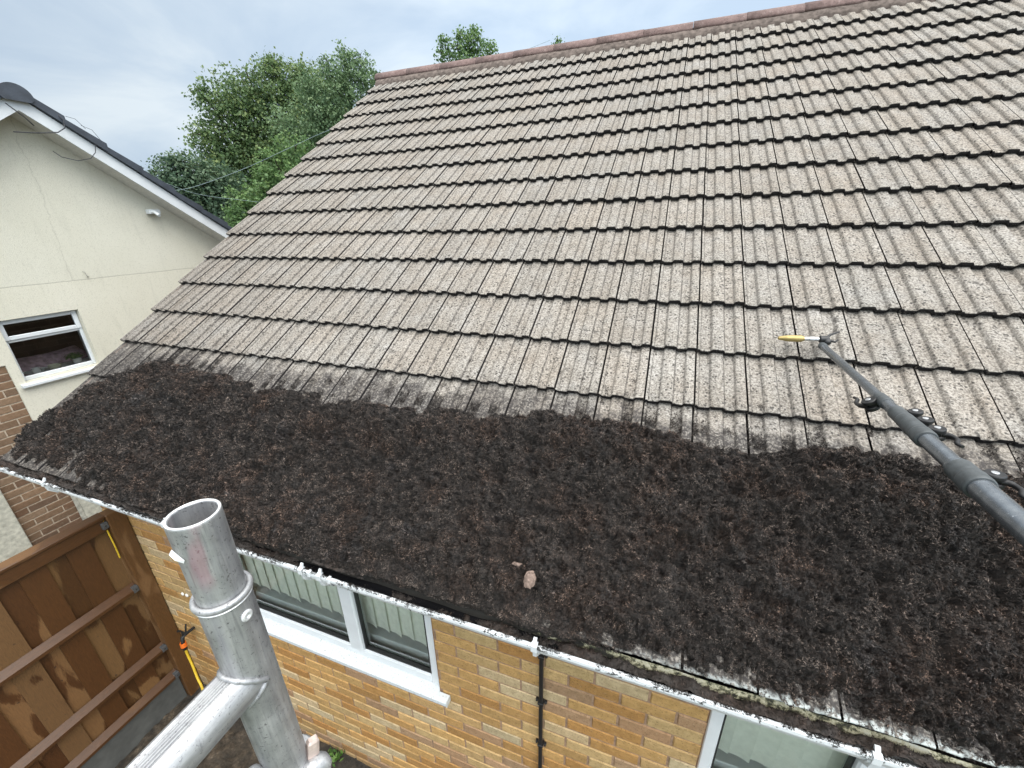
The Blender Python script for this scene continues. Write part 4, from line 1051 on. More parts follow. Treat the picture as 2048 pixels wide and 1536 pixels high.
# cables tangled round the verge
for pts, r in (([(XB + 0.06, 1.50, 2.30), (XB + 0.05, 1.60, 2.21), (XB + 0.01, 1.66, 2.16)], 0.005),
               ([(XB + 0.01, 1.50, 2.085), (XB + 0.02, 1.66, 2.10), (XB + 0.05, 1.80, 2.125), (XB + 0.06, 1.86, 2.17), (XB + 0.055, 1.875, 2.24), (XB + 0.02, 1.85, 2.30), (XB + 0.0, 1.83, 2.33), (XB, 1.80, 2.335)], 0.0045),
               ([(XB + 0.045, 2.07, 2.06), (XB + 0.045, 2.05, 1.99), (XB + 0.03, 2.00, 1.93), (XB, 1.90, 1.90), (XB - 0.08, 1.82, 1.93), (XB - 0.14, 1.80, 1.98)], 0.0035),
               ([(XB + 0.0, 1.93, 2.285), (XB, 2.0, 2.275), (XB, 2.06, 2.20)], 0.002), ([(XB + 0.0, 2.03, 2.225), (XB, 2.11, 2.20), (XB, 2.16, 2.11)], 0.002)):
    b = MB(); b.tube(pts, r, 8); b.build('cable', M['wire'], nb_)
b = MB(); b.tube([(XN + 0.03, 2.52, 1.44), (XN + 0.14, 2.53, 1.44), (XN + 0.20, 2.53, 1.40)], 0.018, 12); b.box((XN + 0.03, 2.50, 1.42), (XN + 0.10, 2.62, 1.47), 0, 0.004)
b.build('overflow_pipe', M['pvc'], nb_)
b = MB(); b.tube([(XN + 0.02, 1.716, 0.845), (XN + 0.05, 1.716, 0.84), (XN + 0.055, 1.72, 0.80), (XN + 0.05, 1.735, 0.79), (XN + 0.02, 1.735, 0.785)], 0.004, 8)
b.build('cable_hook', M['bead'], nb_)

# things standing on the inner sill behind the neighbour's window
def pot(name, x, y, z, h, r0, r1, m_, label, cat):
    t = thing(name, (x, y, z), label, cat)
    b = MB(); b.lathe((x, y, z), (x, y, z + 1), [(0, 0.0), (0, r0), (h, r1), (h, r1 - 0.005), (0.008, r0 - 0.006), (0.008, 0.0)], 24); b.build('vessel', m_, t)
    return t
ZS = NW[2] + 0.0125
pt_ = pot('plant_pot', XN - 0.18, 1.46, ZS, 0.062, 0.030, 0.040, M['potwhite'], 'small white plant pot with a leafy plant behind the neighbour\'s window', 'plant pot')
n = 260; d = rng.normal(0, 1, (n, 3)); d /= np.linalg.norm(d, axis=1, keepdims=True); d[:, 2] = abs(d[:, 2]) * 0.8
c = np.array([XN - 0.18, 1.45, ZS + 0.075]) + d * rng.uniform(0.02, 0.085, (n, 1)) * np.array([.7, 1.1, 1])
a_ = np.cross(d, rng.normal(0, 1, (n, 3))); a_ /= np.linalg.norm(a_, axis=1, keepdims=True); w_ = np.cross(a_, d)
V = np.stack([c - a_ * .012, c + w_ * .007, c + a_ * .012, c - w_ * .007], 1).reshape(-1, 3)
np_mesh('houseplant', V, np.arange(n * 4).reshape(-1, 4), M['leaf_green'], pt_, None, False, None, np.repeat(rng.random(n), 4))
pot('bowl', XN - 0.17, 1.265, ZS, 0.055, 0.035, 0.056, M['potcream'], 'cream bowl standing in the middle of the sill behind the neighbour\'s window', 'bowl')
jug = pot('jug', XN - 0.19, 1.125, ZS, 0.06, 0.030, 0.034, M['potwhite'], 'white handled cup beside the cream bowl behind the neighbour\'s window', 'cup')
b = MB(); b.tube([(XN - 0.19, 1.158, ZS + 0.048), (XN - 0.185, 1.185, ZS + 0.045), (XN - 0.185, 1.19, ZS + 0.025), (XN - 0.19, 1.158, ZS + 0.012)], 0.005, 8); b.build('handle', M['potwhite'], jug)
def cloth(name, x, y0, y1, z0, h, m_, label, depth=0.13):
    ys = np.linspace(y0, y1, 40); ts = np.linspace(0, math.pi, 14); Y, T = np.meshgrid(ys, ts, indexing='ij')
    e = np.clip(np.minimum(Y - y0, y1 - Y) / 0.06, 0.05, 1) ** 0.5
    hh_ = h * e * (1 + 0.35 * fbm(Y, T, 3, 4, 2))
    V = np.stack([x + np.cos(T) * depth * (1 + .2 * fbm(Y, T * .5, 5, 3, 1)), Y, z0 + np.sin(T) * hh_], -1).reshape(-1, 3)
    F = np.array([(i * 14 + j, (i + 1) * 14 + j, (i + 1) * 14 + j + 1, i * 14 + j + 1) for i in range(39) for j in range(13)])
    tag(np_mesh(name, V, F, m_, None, None, True), label, 'cloth')
b = MB(); b.box((XN - 1.15, 0.75, -1.5), (XN - 0.46, 1.9, -0.16), 0, 0.02)
tb = thing('cabinet', (XN - 0.8, 1.3, -1.5), 'dark navy piece of furniture under the pink blanket inside the neighbour\'s window', 'cabinet'); b.build('carcass', M['navy'], tb)
cloth('blanket', XN - 0.66, 1.02, 1.75, -0.158, 0.115, M['cloth'], 'crumpled pink and grey blanket inside the neighbour\'s window')
cloth('towel', XN - 0.155, 0.965, 1.075, ZS, 0.03, M['cloth'], 'pinkish folded towel in the left corner of the neighbour\'s window', 0.04)

# ================================================================== FENCE
fence = thing('wooden_fence', (XF, 0.2, GROUND), 'brown wet stained timber fence panel with three rails above a grey gravel board', 'fence')
b = MB(); random.seed(21); y = 0.135; i = 0
while y > -2.3:
    w = 0.104; t0 = XF + (0.005 if i % 2 else -0.006); g = random.uniform(0.74, 1.14)
    a = y - w - 0.012
    b.add([(t0, y, -1.965), (t0 - 0.004, a, -1.965), (t0 - 0.004, a, -0.50), (t0, y, -0.50), (t0 - 0.018, y, -1.965), (t0 - 0.018, a, -1.965), (t0 - 0.018, a, -0.50), (t0 - 0.018, y, -0.50)],
          [(0, 1, 2, 3), (7, 6, 5, 4), (3, 2, 6, 7), (0, 4, 5, 1), (0, 3, 7, 4), (1, 5, 6, 2)], 0, False, (g, g * random.uniform(.95, 1.03), g))
    y -= w; i += 1
b.build('board_panel', M['board'], fence, fix=False)
for z0, z1, nm in ((-0.565, -0.478, 0), (-1.095, -1.045, 1), (-1.69, -1.64, 2), (-1.985, -1.935, 3)):
    b = MB()
    if nm == 0: b.box((XF - 0.04, -2.3, z1), (XF + 0.045, 0.14, z1 + 0.022), 0, 0.004, (0.9, .9, .9)); b.box((XF + 0.0065, -2.3, z0), (XF + 0.034, 0.128, z1 - 0.001), 0, 0.003)
    else: b.prism([(XF + 0.0065, z0), (XF + 0.048, z0 + 0.006), (XF + 0.048, z0 + 0.028), (XF + 0.0065, z1 + 0.012)], -2.3, 0.128, 'y', 0)
    b.build('rail', M['rail'], fence)
    b = MB(); zc = (z0 + z1) / 2; b.box((XF + 0.006, 0.098, zc - 0.022), (XF + 0.052, 0.130, zc + 0.024), 0, 0.002)
    b.lathe((XF + 0.052, 0.114, zc), (XF + 0.06, 0.114, zc), [(0, 0.005), (0.002, 0.004), (0.0025, 0.0001)], 10, 1)
    b.build('rail_bracket', [M['zinc'], M['black']], fence)
b = MB(); b.box((XF - 0.03, 0.131, GROUND), (XF + 0.058, 0.2265, -0.455), 0, 0.004); b.build('post', M['post'], fence)
b = MB(); b.box((XF - 0.03, -2.3, GROUND - 0.02), (XF + 0.020, 0.129, -1.986), 0, 0.006); b.build('gravel_board', M['conc'], fence)
b = MB(); b.box((XF - 0.03, -2.42, GROUND), (XF + 0.068, -2.31, -0.455), 0, 0.004); b.build('post', M['post'], fence)

# tap and hose
tap = thing('garden_tap', (-3.34, 0.22, -1.50), 'small dark garden tap with orange hose connector on the brick wall beside the fence', 'tap')
b = MB(); b.tube([(-3.34, 0.228, -1.485), (-3.34, 0.17, -1.48), (-3.34, 0.145, -1.485), (-3.34, 0.135, -1.53)], [0.010, 0.011, 0.013, 0.011], 12)
b.tube([(-3.34, 0.155, -1.48), (-3.34, 0.155, -1.44)], 0.008, 10); b.tube([(-3.385, 0.155, -1.452), (-3.36, 0.155, -1.438), (-3.32, 0.155, -1.438), (-3.292, 0.155, -1.425)], [0.009, 0.006, 0.006, 0.009], 10)
b.tube([(-3.40, 0.215, -1.46), (-3.37, 0.19, -1.475), (-3.34, 0.17, -1.48)], 0.006, 8)
b.build('tap_body', M['gasket'], tap)
b = MB(); b.lathe((-3.34, 0.135, -1.525), (-3.34, 0.133, -1.60), [(0, 0.015), (0.0, 0.019), (0.036, 0.020), (0.036, 0.014)], 16); b.build('hose_connector', M['orange'], tap)
b = MB(); b.lathe((-3.34, 0.134, -1.561), (-3.34, 0.133, -1.62), [(0, 0.013), (0.0, 0.017), (0.028, 0.015), (0.028, 0.008)], 16); b.build('connector_nut', M['black'], tap)
hp = [(-3.34, 0.134, -1.590), (-3.34, 0.132, -1.66), (-3.32, 0.125, -1.745), (-3.29, 0.11, -1.84), (-3.24, 0.09, -1.93), (-3.25, 0.06, -2.06), (-3.33, 0.02, -2.18), (-3.36, -0.10, -2.22), (-3.50, -0.30, -2.22)]
def smooth(pts, n=8):
    P = [Vector(p) for p in pts]; out = []
    for i in range(len(P) - 1):
        p0, p1, p2, p3 = P[max(i - 1, 0)], P[i], P[i + 1], P[min(i + 2, len(P) - 1)]
        for k in range(n):
            t = k / n; out.append(0.5 * ((2 * p1) + (p2 - p0) * t + (2 * p0 - 5 * p1 + 4 * p2 - p3) * t * t + (3 * p1 - p0 - 3 * p2 + p3) * t ** 3))
    return out + [P[-1]]
b = MB(); b.tube(smooth(hp), 0.0082, 12); tag(b.build('garden_hose', M['hose']), 'yellow garden hose curving down from the orange tap connector', 'hose')
b = MB(); b.tube(smooth([(XF + 0.030, 0.1205, -0.49), (XF + 0.024, 0.1205, -0.58), (XF + 0.026, 0.1205, -0.70), (XF + 0.020, 0.1200, -0.80)]), 0.0045, 10)
tag(b.build('garden_hose', M['hose']), 'short straight length of yellow hose hanging beside the top of the fence post', 'hose')
# small brick vent / white fixing on the wall
b = MB()
for q in (0, 1): b.lathe((-3.30 + q * 0.045, 0.2285, -1.135 + q * 0.003), (-3.30 + q * 0.045, 0.2, -1.135 + q * 0.003), [(0, 0.014), (0.006, 0.012), (0.009, 0.004), (0.0095, 0.0001)], 12)
b.build('wall_plug', M['potwhite'], bungalow)
# weed at the foot of the wall
n = 60; c = np.array([-2.155, 0.17, GROUND + 0.03]) + rng.normal(0, 1, (n, 3)) * np.array([0.035, 0.025, 0.02]); c[:, 2] = GROUND + 0.03 + abs(c[:, 2] - GROUND - 0.03) * 1.6
d = rng.normal(0, 1, (n, 3)); d[:, 2] = abs(d[:, 2]) * 0.6; d /= np.linalg.norm(d, axis=1, keepdims=True)
a_ = np.cross(d, rng.normal(0, 1, (n, 3))); a_ /= np.linalg.norm(a_, axis=1, keepdims=True)
V = np.stack([c - d * .018, c + a_ * .008, c + d * .018, c - a_ * .008], 1).reshape(-1, 3)
wd = thing('weed', (-2.155, 0.17, GROUND), 'small bright green weed at the foot of the brick wall', 'weed')
np_mesh('leaves', V, np.arange(n * 4).reshape(-1, 4), M['weed'], wd, None, False, None, np.repeat(rng.random(n), 4))
b = MB()
for q in range(5): b.tube([(-2.155, 0.17, GROUND), (-2.155 + random.uniform(-.04, .04), 0.17 + random.uniform(-.03, .03), GROUND + 0.06)], 0.0012, 5)
b.build('stem', M['weed'], wd)

# ================================================================== SCAFFOLD TOWER
PX, PY = -0.769, -0.7735
tower = thing('scaffold_tower', (PX, PY, GROUND), 'scratched grey aluminium scaffold tower frame with an open socket end', 'scaffold')
b = MB(); b.lathe((PX, PY, GROUND), (PX, PY, 1), [(0, 0.0254), (0.879 - GROUND, 0.0254), (0.879 - GROUND, 0.0225), (0, 0.0225)], 48, closed=True)
up_ = b.build('upright', M['alu'], tower)
b = MB(); z0 = 0.879 - 0.06; zt = 0.9865
b.lathe((PX, PY, z0), (PX, PY, 2), [(0, 0.0222), (zt - z0 - 0.0012, 0.0236), (zt - z0, 0.0232), (zt - z0, 0.0206), (zt - z0 - 0.001, 0.0202), (0, 0.0200)], 48, closed=True)
b.build('spigot', M['alu'], tower)
b = MB(); b.lathe((PX, PY, zt - 0.0004), (PX, PY, 2), [(0, 0.0234), (0.0012, 0.0232), (0.0014, 0.0212), (0, 0.0206)], 48, closed=True); b.build('cut_rim', M['alu_bright'], tower)
b = MB()                                        # rolled bead round the socket mouth
prof = [(0.004 * math.sin(2 * math.pi * j / 12), 0.0256 + 0.0032 * math.cos(2 * math.pi * j / 12)) for j in range(12)]
b.lathe((PX, PY, 0.884), (PX, PY, 2), prof, 48, closed=True); b.build('socket_bead', M['alu'], tower)
b = MB(); b.lathe((PX, PY, 0.8772), (PX, PY, 2), [(0, 0.0256), (0.001, 0.0272), (0.002, 0.0272), (0.0026, 0.0256)], 48, closed=True); b.build('bead_lip', M['alu_bright'], tower)
# rivet facing the camera side
dv = Vector((-0.3601 - PX, -0.97166 - PY, 0)); dv.normalize(); ang = math.atan2(dv.y, dv.x) + R(28); rd = Vector((math.cos(ang), math.sin(ang), 0))
rp = Vector((PX, PY, 0.858)) + rd * 0.0247
b = MB(); b.lathe(rp, rp + rd, [(0, 0.0001), (0.0, 0.0064), (0.0018, 0.0064), (0.0030, 0.0050), (0.0030, 0.0026), (0.0014, 0.0018), (0.0014, 0.0001)], 24); b.build('rivet', M['alu_bright'], tower)
b = MB(); b.lathe(rp - rd * .0012, rp + rd, [(0, 0.0001), (0.0018, 0.0001), (0.0018, 0.0072), (0, 0.0076)], 24); b.build('rivet_shadow_gap', M['gasket'], tower) if False else None
# torn notch tab on the spigot
an2 = math.atan2(dv.y, dv.x) - R(62); rd2 = Vector((math.cos(an2), math.sin(an2), 0)); tg = Vector((-rd2.y, rd2.x, 0))
c0 = Vector((PX, PY, 0.956)) + rd2 * 0.0238
b = MB(); b.add([c0 - tg * .006 + Vector((0, 0, .006)), c0 + tg * .007 + Vector((0, 0, -.004)), c0 + tg * .006 + rd2 * .001 + Vector((0, 0, -.007)), c0 + rd2 * .0035 + Vector((0, 0, -.003)), c0 - tg * .007 + rd2 * .003 + Vector((0, 0, .002))], [(0, 1, 2, 3, 4)]); b.build('torn_tab', M['alu_bright'], tower, fix=False)
# ledger: grooved tube running away from the house
LZ = 0.7586
def ledger(z):
    n = 720; V = []; ys = [PY, -2.1]
    for yy in ys:
        for j in range(n):
            a = 2 * math.pi * j / n; r = 0.0254
            da = (a - R(92) + math.pi) % (2 * math.pi) - math.pi       # ribbed tread along the top
            if abs(da) < R(27): r -= 0.0022 * (0.5 + 0.5 * math.cos(da * 48))
            V.append((PX + math.cos(a) * r, yy, z + math.sin(a) * r))
    F_ = [(j, (j + 1) % n, n + (j + 1) % n, n + j) for j in range(n)]
    b = MB(); b.add(V, F_, 0, True); return b.build('rung', M['alu_y'], tower)
ledger(LZ); ledger(LZ - 0.55); ledger(LZ - 1.1)
# weld fillet where rung meets upright
wp = []
for j in range(61):
    a = 2 * math.pi * j / 60; x_ = 0.0254 * math.cos(a)
    wp.append((PX + x_ * 1.01, PY - math.sqrt(max(0.0254 ** 2 - x_ * x_, 0)) - 0.0015, LZ + 0.0258 * math.sin(a)))
b = MB(); b.tube(wp, [0.0034 + 0.0004 * math.sin(j * 2.1) for j in range(61)], 8, caps=False); b.build('weld', M['alu'], tower)
b = MB(); b.lathe((PX, -2.12, GROUND), (PX, -2.12, 1), [(0, 0.0254), (0.98 - GROUND, 0.0254), (0.98 - GROUND, 0.0225), (0, 0.0225)], 32, closed=True); b.build('upright', M['alu'], tower)
# brace hook clipped on the upright at the bottom of the picture
br = thing('brace_hook', (PX, PY, 0.565), 'cast brace hook with a pinkish worn trigger lever clipped round the scaffold upright', 'scaffold hook')
fwd = dv; side = Vector((-dv.y, dv.x, 0))      # side: to the right as seen
def L3(a, c, z): return Vector((PX, PY, z)) + fwd * a + side * c
b = MB(); ring = []
b.lathe((PX, PY, 0.535), (PX, PY, 1), [(0, 0.0262), (0.0, 0.036), (0.030, 0.0375), (0.036, 0.034), (0.036, 0.0262)], 40, closed=True)
jaw = b.build('jaw', M['alu'], br)
def blob(mb, c, rx, ry, rz, ax, ay, seed):
    n, m2 = 16, 10; V = []; F_ = []
    for i in range(m2 + 1):
        ph_ = math.pi * i / m2
        for j in range(n):
            t = 2 * math.pi * j / n
            k_ = 1 + 0.05 * math.sin(3 * t + seed + 2 * ph_)
            ca, sa = math.cos(t), math.sin(t); sq = (abs(ca) ** 3 + abs(sa) ** 3) ** (-1 / 3)
            V.append(Vector(c) + ax * (rx * math.sin(ph_) * ca * sq * k_) + ay * (ry * math.sin(ph_) * sa * sq * k_) + Vector((0, 0, rz * math.cos(ph_))))
    for i in range(m2):
        for j in range(n): F_.append((i * n + j, i * n + (j + 1) % n, (i + 1) * n + (j + 1) % n, (i + 1) * n + j))
    mb.add(V, F_, 0, True)
b = MB(); blob(b, L3(0.010, -0.034, 0.590), 0.011, 0.013, 0.036, fwd, side, 1); b.build('ear', M['alu'], br)
b = MB(); hc = L3(0.0208, -0.0375, 0.612); b.add([hc - side * .0035 - Vector((0, 0, .003)), hc + side * .0035 - Vector((0, 0, .004)), hc + side * .0042 + Vector((0, 0, .003)) - fwd * .001, hc - side * .003 + Vector((0, 0, .004)) - fwd * .001], [(0, 1, 2, 3)]); b.build('square_hole', M['gasket'], br, fix=False)
b = MB(); blob(b, L3(0.022, 0.022, 0.553), 0.015, 0.024, 0.020, fwd, side, 2); b.build('trigger_block', M['alu'], br)
b = MB(); p0 = L3(0.014, 0.0255, 0.556); p1 = L3(0.010, 0.034, 0.594); ax_ = (p1 - p0).normalized(); s1_ = side - ax_ * side.dot(ax_); s1_.normalize(); f1_ = ax_.cross(s1_)
V = []
for pp, e in ((p0, 1.0), (p1 - ax_ * 0.004, 1.0), (p1, 0.72)):
    for q in ((-1, -1), (-.55, -1.25), (.55, -1.25), (1, -1), (1, 1), (-1, 1)): V.append(pp + s1_ * q[0] * 0.0072 * e + f1_ * q[1] * 0.0048 * e)
F_ = [(i * 6 + j, i * 6 + (j + 1) % 6, (i + 1) * 6 + (j + 1) % 6, (i + 1) * 6 + j) for i in range(2) for j in range(6)] + [tuple(range(12, 18))]
b.add(V, F_, 0); b.build('lever', M['copperish'], br)

# ================================================================== TELESCOPIC LANCE
tip = Vector((0.2846, 0.9821, 0.7468)); end = Vector((0.2419, -0.1833, 0.762)); ax = (end - tip).normalized()
lance = thing('telescopic_lance', tuple(tip), 'dark grey telescopic cleaning lance with a brass nozzle reaching over the roof', 'lance')
def A(t, a=0.0, c=0.0):
    sdv = ax.cross(Vector((0, 0, 1))).normalized(); upv = sdv.cross(ax)
    return tip + ax * t + sdv * a + upv * c
def section(t0, t1, r): 
    b = MB(); b.lathe(A(t0), A(t1), [(0, 0.0001), (0, r), (t1 - t0, r), (t1 - t0, 0.0001)], 32); return b.build('pole_section', M['pole'], lance)
section(0.0, 0.60, 0.0130); section(0.585, 0.74, 0.0150); section(0.72, 0.99, 0.0172); section(0.97, 2.2, 0.0206)
def collar(t0, t1, r, grooves=1):
    L_ = t1 - t0; pr = [(0, r - 0.003), (0.002, r), (L_ * 0.55, r * 1.02), (L_ * 0.6, r * 1.075), (L_ - 0.006, r * 1.085), (L_ - 0.004, r * 1.04), (L_ - 0.002, r * 1.06), (L_, r * 0.98), (L_, r * 0.8)]
    b = MB(); b.lathe(A(t0), A(t1), pr, 36); return b.build('collar', M['collar'], lance)
def cam(t, aside, up, r, s=1.0, lever=True, tail=-1):
    """a cam clamp: two discs, silver pin and a black lever"""
    sdv = ax.cross(Vector((0, 0, 1))).normalized(); upv = sdv.cross(ax); out = (sdv * aside + upv * up).normalized(); tan = ax.cross(out)
    c = A(t) + out * (r + 0.009 * s)
    b = MB()
    for q in (-0.011 * s, 0.003 * s): b.lathe(c + tan * q, c + tan * (q + 1), [(0, 0.0001), (0, 0.0115 * s), (0.002, 0.0125 * s), (0.006 * s, 0.0125 * s), (0.008 * s, 0.0115 * s), (0.008 * s, 0.0001)], 20)
    V = [c + ax * x_ * s + out * y_ * s + tan * z_ * s for z_ in (-0.009, 0.009) for x_, y_ in ((-0.008, -0.012), (0.008, -0.012), (0.006, 0.004), (-0.006, 0.004))]
    b.add(V, [(0, 1, 2, 3), (7, 6, 5, 4), (0, 4, 5, 1), (1, 5, 6, 2), (2, 6, 7, 3), (3, 7, 4, 0)])
    o = b.build('cam_clamp', M['black'], lance)
    for q in (-0.0128 * s, 0.011 * s):
        b = MB(); b.lathe(c + tan * q, c + tan * (q + 1), [(0, 0.0001), (0, 0.0045 * s), (0.0018, 0.0045 * s), (0.0018, 0.0001)], 14)
        b.build('pin', M['steel'], o)
    if lever:
        b = MB(); pts = [c + ax * 0.004 * s + out * 0.006 * s, c + ax * tail * -0.010 * s + out * 0.015 * s, c + ax * tail * -0.026 * s + out * 0.017 * s, c + ax * tail * -0.040 * s + out * 0.011 * s, c + ax * tail * -0.052 * s + out * 0.013 * s]
        b.tube(smooth(pts, 5), [0.0048 * s] * 6 + [0.0038 * s] * 10 + [0.003 * s] * 5, 8); b.build('clamp_lever', M['black'], o)
collar(0.578, 0.632, 0.0158); collar(0.685, 0.775, 0.0185); collar(0.770, 0.850, 0.0205); collar(0.978, 1.052, 0.0235)
# clamp side: which side of the pole shows on the right as seen is -sdv
cam(0.600, 0.75, -0.55, 0.0150, 1.45, True, 1)
cam(0.715, -0.95, 0.25, 0.0175, 1.25, False); cam(0.762, -0.97, 0.2, 0.0190, 1.25, False); cam(0.812, -0.97, 0.15, 0.0200, 1.3, True, -1)
cam(1.012, -0.97, 0.1, 0.0240, 1.3, True, -1)
# swivel, adaptor and brass nozzle at the tip
b = MB(); b.lathe(A(-0.012), A(0.03), [(0, 0.0001), (0, 0.012), (0.004, 0.0145), (0.03, 0.0150), (0.034, 0.0135), (0.034, 0.0001)], 24); b.build('tip_collar', M['collar'], lance)
nz0 = Vector((0.2960, 1.0080, 0.7690)); nz1 = Vector((0.1270, 1.0057, 0.7629)); nd = (nz1 - nz0).normalized(); NLn = (nz1 - nz0).length
b = MB(); b.lathe(nz0 - nd * .012, nz1, [(0, 0.0001), (0, 0.013), (0.008, 0.015), (0.03, 0.015), (0.034, 0.010), (0.034, 0.0001)], 20)
blob(b, nz0 + Vector((0.006, -0.010, -0.008)), 0.014, 0.014, 0.014, Vector((1, 0, 0)), Vector((0, 1, 0)), 4)
b.tube([nz0 + Vector((.004, 0, .008)), nz0 + Vector((.018, .012, .018)), nz0 + Vector((.038, .028, .022)), nz0 + Vector((.055, .036, .027))], [0.006, 0.005, 0.004, 0.003], 8)
b.tube([nz0 + Vector((.006, -.01, .0)), nz0 + Vector((.030, -.018, -.004)), nz0 + Vector((.040, -.012, .004))], [0.006, 0.005, 0.004], 8)
b.build('swivel_clamp', M['black'], lance)
b = MB(); b.lathe(nz0, nz1, [(0.012, 0.0001), (0.012, 0.0088), (0.022, 0.0088), (0.022, 0.0075), (0.026, 0.0075), (0.026, 0.0092), (0.034, 0.0092), (0.034, 0.0070), (0.038, 0.0070), (0.038, 0.0098), (0.056, 0.0098), (0.058, 0.0080), (0.078, 0.0080), (0.078, 0.0001)], 24); b.build('quick_coupling', M['steel'], lance)
b = MB(); b.lathe(nz0, nz1, [(0.074, 0.0001), (0.074, 0.0095), (0.080, 0.0095), (0.080, 0.0120), (0.084, 0.0120), (0.084, 0.0138), (0.088, 0.0142), (0.112, 0.0142), (0.113, 0.0136), (0.114, 0.0142), (NLn - 0.030, 0.0125), (NLn - 0.008, 0.0082), (NLn - 0.002, 0.0070), (NLn, 0.0050), (NLn, 0.0001)], 28); b.build('nozzle', M['brass'], lance)

# ================================================================== WIRES, FAR HOUSE, TREES
b = MB(); b.tube(smooth([(-8.035, 3.728, 1.801), (-7.79, 4.107, 1.848), (-7.488, 4.523, 2.025), (-7.136, 4.952, 2.255), (-6.61, 5.504, 2.608), (-6.016, 6.029, 2.943), (-3.0, 8.8, 4.6)]), 0.0035, 6)
tag(b.build('overhead_wire', M['wire_pale']), 'thin pale wire rising to the right in front of the trees', 'wire', None)
b = MB(); b.tube(smooth([(-8.2, 3.5, 2.10), (-7.949, 3.866, 1.954), (-7.706, 4.228, 1.777), (-7.266, 4.799, 1.677), (-6.3, 6.0, 1.50)]), 0.0028, 6)
tag(b.build('overhead_wire', M['wire_pale']), 'thin pale wire sagging almost level below the rising one', 'wire', None)
fh = thing('distant_bungalow', (-11.9, 9.4, GROUND), 'distant low house with a brown tiled roof below the trees', 'house')
b = MB(); b.box((-13.4, 8.2, GROUND), (-10.2, 10.6, 0.55), 0); b.build('wall', M['brick_n'], fh)
b = MB(); b.prism([(7.9, 0.45), (9.4, 1.245), (10.9, 0.45), (10.9, 0.38), (9.4, 1.17), (7.9, 0.38)], -13.6, -10.0, 'x'); b.build('roof', basic('brown_far_roof', (0.20, 0.165, 0.15), 0.85, 0.2, 0, 0.3, 6), fh)
b = MB(); b.tube([(-13.6, 9.4, 1.25), (-10.0, 9.4, 1.25)], 0.05, 8); b.build('ridge', M['mortar_bed'], fh)

def tree(name, lobes, trunk, mleaf, n_per_m3, size, label, group, droop=0.0, seed=0, cat='tree', limb=0.05):
    rg = np.random.default_rng(500 + seed)
    cx = np.mean([l[0] for l in lobes]); cy = np.mean([l[1] for l in lobes])
    t = thing(name, (trunk[0], trunk[1], GROUND), label, cat, group)
    Vs = []; Sh = []
    for (x, y, z, r) in lobes:
        n = int(n_per_m3 * (r ** 2) * 9.0 * 1.9) + 40
        # twigs: clusters of leaves
        nc = max(6, n // 9)
        d = rg.normal(0, 1, (nc, 3)); d /= np.linalg.norm(d, axis=1, keepdims=True)
        bumpy = 1 + 0.28 * fbm(d[:, 0] * 2 + x, d[:, 1] * 2 + d[:, 2] * 1.3 + y, 1.4, 3, seed)
        rad = 1.12 * r * bumpy * rg.uniform(0.0, 1.0, nc) ** 0.42
        cen = np.array([x, y, z]) + d * rad[:, None] * np.array([1, 1, 0.92])
        k = 9
        cc = np.repeat(cen, k, 0) + rg.normal(0, size * 0.85, (nc * k, 3)) * np.array([1, 1, 0.75])
        out = np.repeat(d, k, 0)
        nn = rg.normal(0, 0.75, (nc * k, 3)) + out * 0.5 + np.array([0, 0, 0.75]); nn /= np.linalg.norm(nn, axis=1, keepdims=True)
        a1 = np.cross(nn, rg.normal(0, 1, (nc * k, 3))); a1[:, 2] -= droop; a1 /= np.linalg.norm(a1, axis=1, keepdims=True)
        a2 = np.cross(nn, a1); a2 /= np.linalg.norm(a2, axis=1, keepdims=True)
        l = size * rg.uniform(0.55, 1.15, (nc * k, 1)); w = l * rg.uniform(0.55, 0.85, (nc * k, 1))
        Vs.append(np.stack([cc - a1 * l * .5, cc + a2 * w * .5 + nn * l * .08, cc + a1 * l * .5, cc - a2 * w * .5 + nn * l * .08], 1).reshape(-1, 3))
        s_ = np.clip(np.repeat(rg.normal(0.52, 0.16, nc), k) + rg.normal(0, 0.08, nc * k) + 0.10 * out[:, 2], 0, 1)
        Sh.append(np.repeat(s_, 4))
    V = np.concatenate(Vs); S = np.concatenate(Sh)
    np_mesh('crown', V, np.arange(len(V)).reshape(-1, 4), mleaf, t, None, False, None, S)
    b = MB(); tb_ = Vector((trunk[0], trunk[1], GROUND)); fork = Vector((trunk[0] * .5 + cx * .5, trunk[1] * .5 + cy * .5, trunk[2]))
    b.tube(smooth([tb_, tb_.lerp(fork, 0.5) + Vector((.05, .03, 0)), fork], 4), [trunk[3] * (1 - 0.45 * i / 8) for i in range(9)], 10)
    tr_ = b.build('trunk', M['bark'], t)
    b = MB()
    for (x, y, z, r) in lobes:
        e_ = Vector((x, y, z)); mid = fork.lerp(e_, 0.5) + Vector((rg.normal(0, .15), rg.normal(0, .15), 0.15))
        b.tube(smooth([fork, mid, e_, e_ + (e_ - mid) * min(0.6, r / max(0.3, (e_ - mid).length) * 0.7)], 4), [limb * (1.1 - i / 13) for i in range(13)], 6)
        for q in range(4):
            dd = Vector(rg.normal(0, 1, 3)); dd.z = abs(dd.z); dd.normalize()
            b.tube([e_ - dd * r * .1, e_ + dd * r * 0.5 + Vector((0, 0, .05)), e_ + dd * r * 0.9], [limb * 0.45, limb * 0.3, limb * 0.12], 5)
    b.build('limbs', M['bark'], t)
    return t
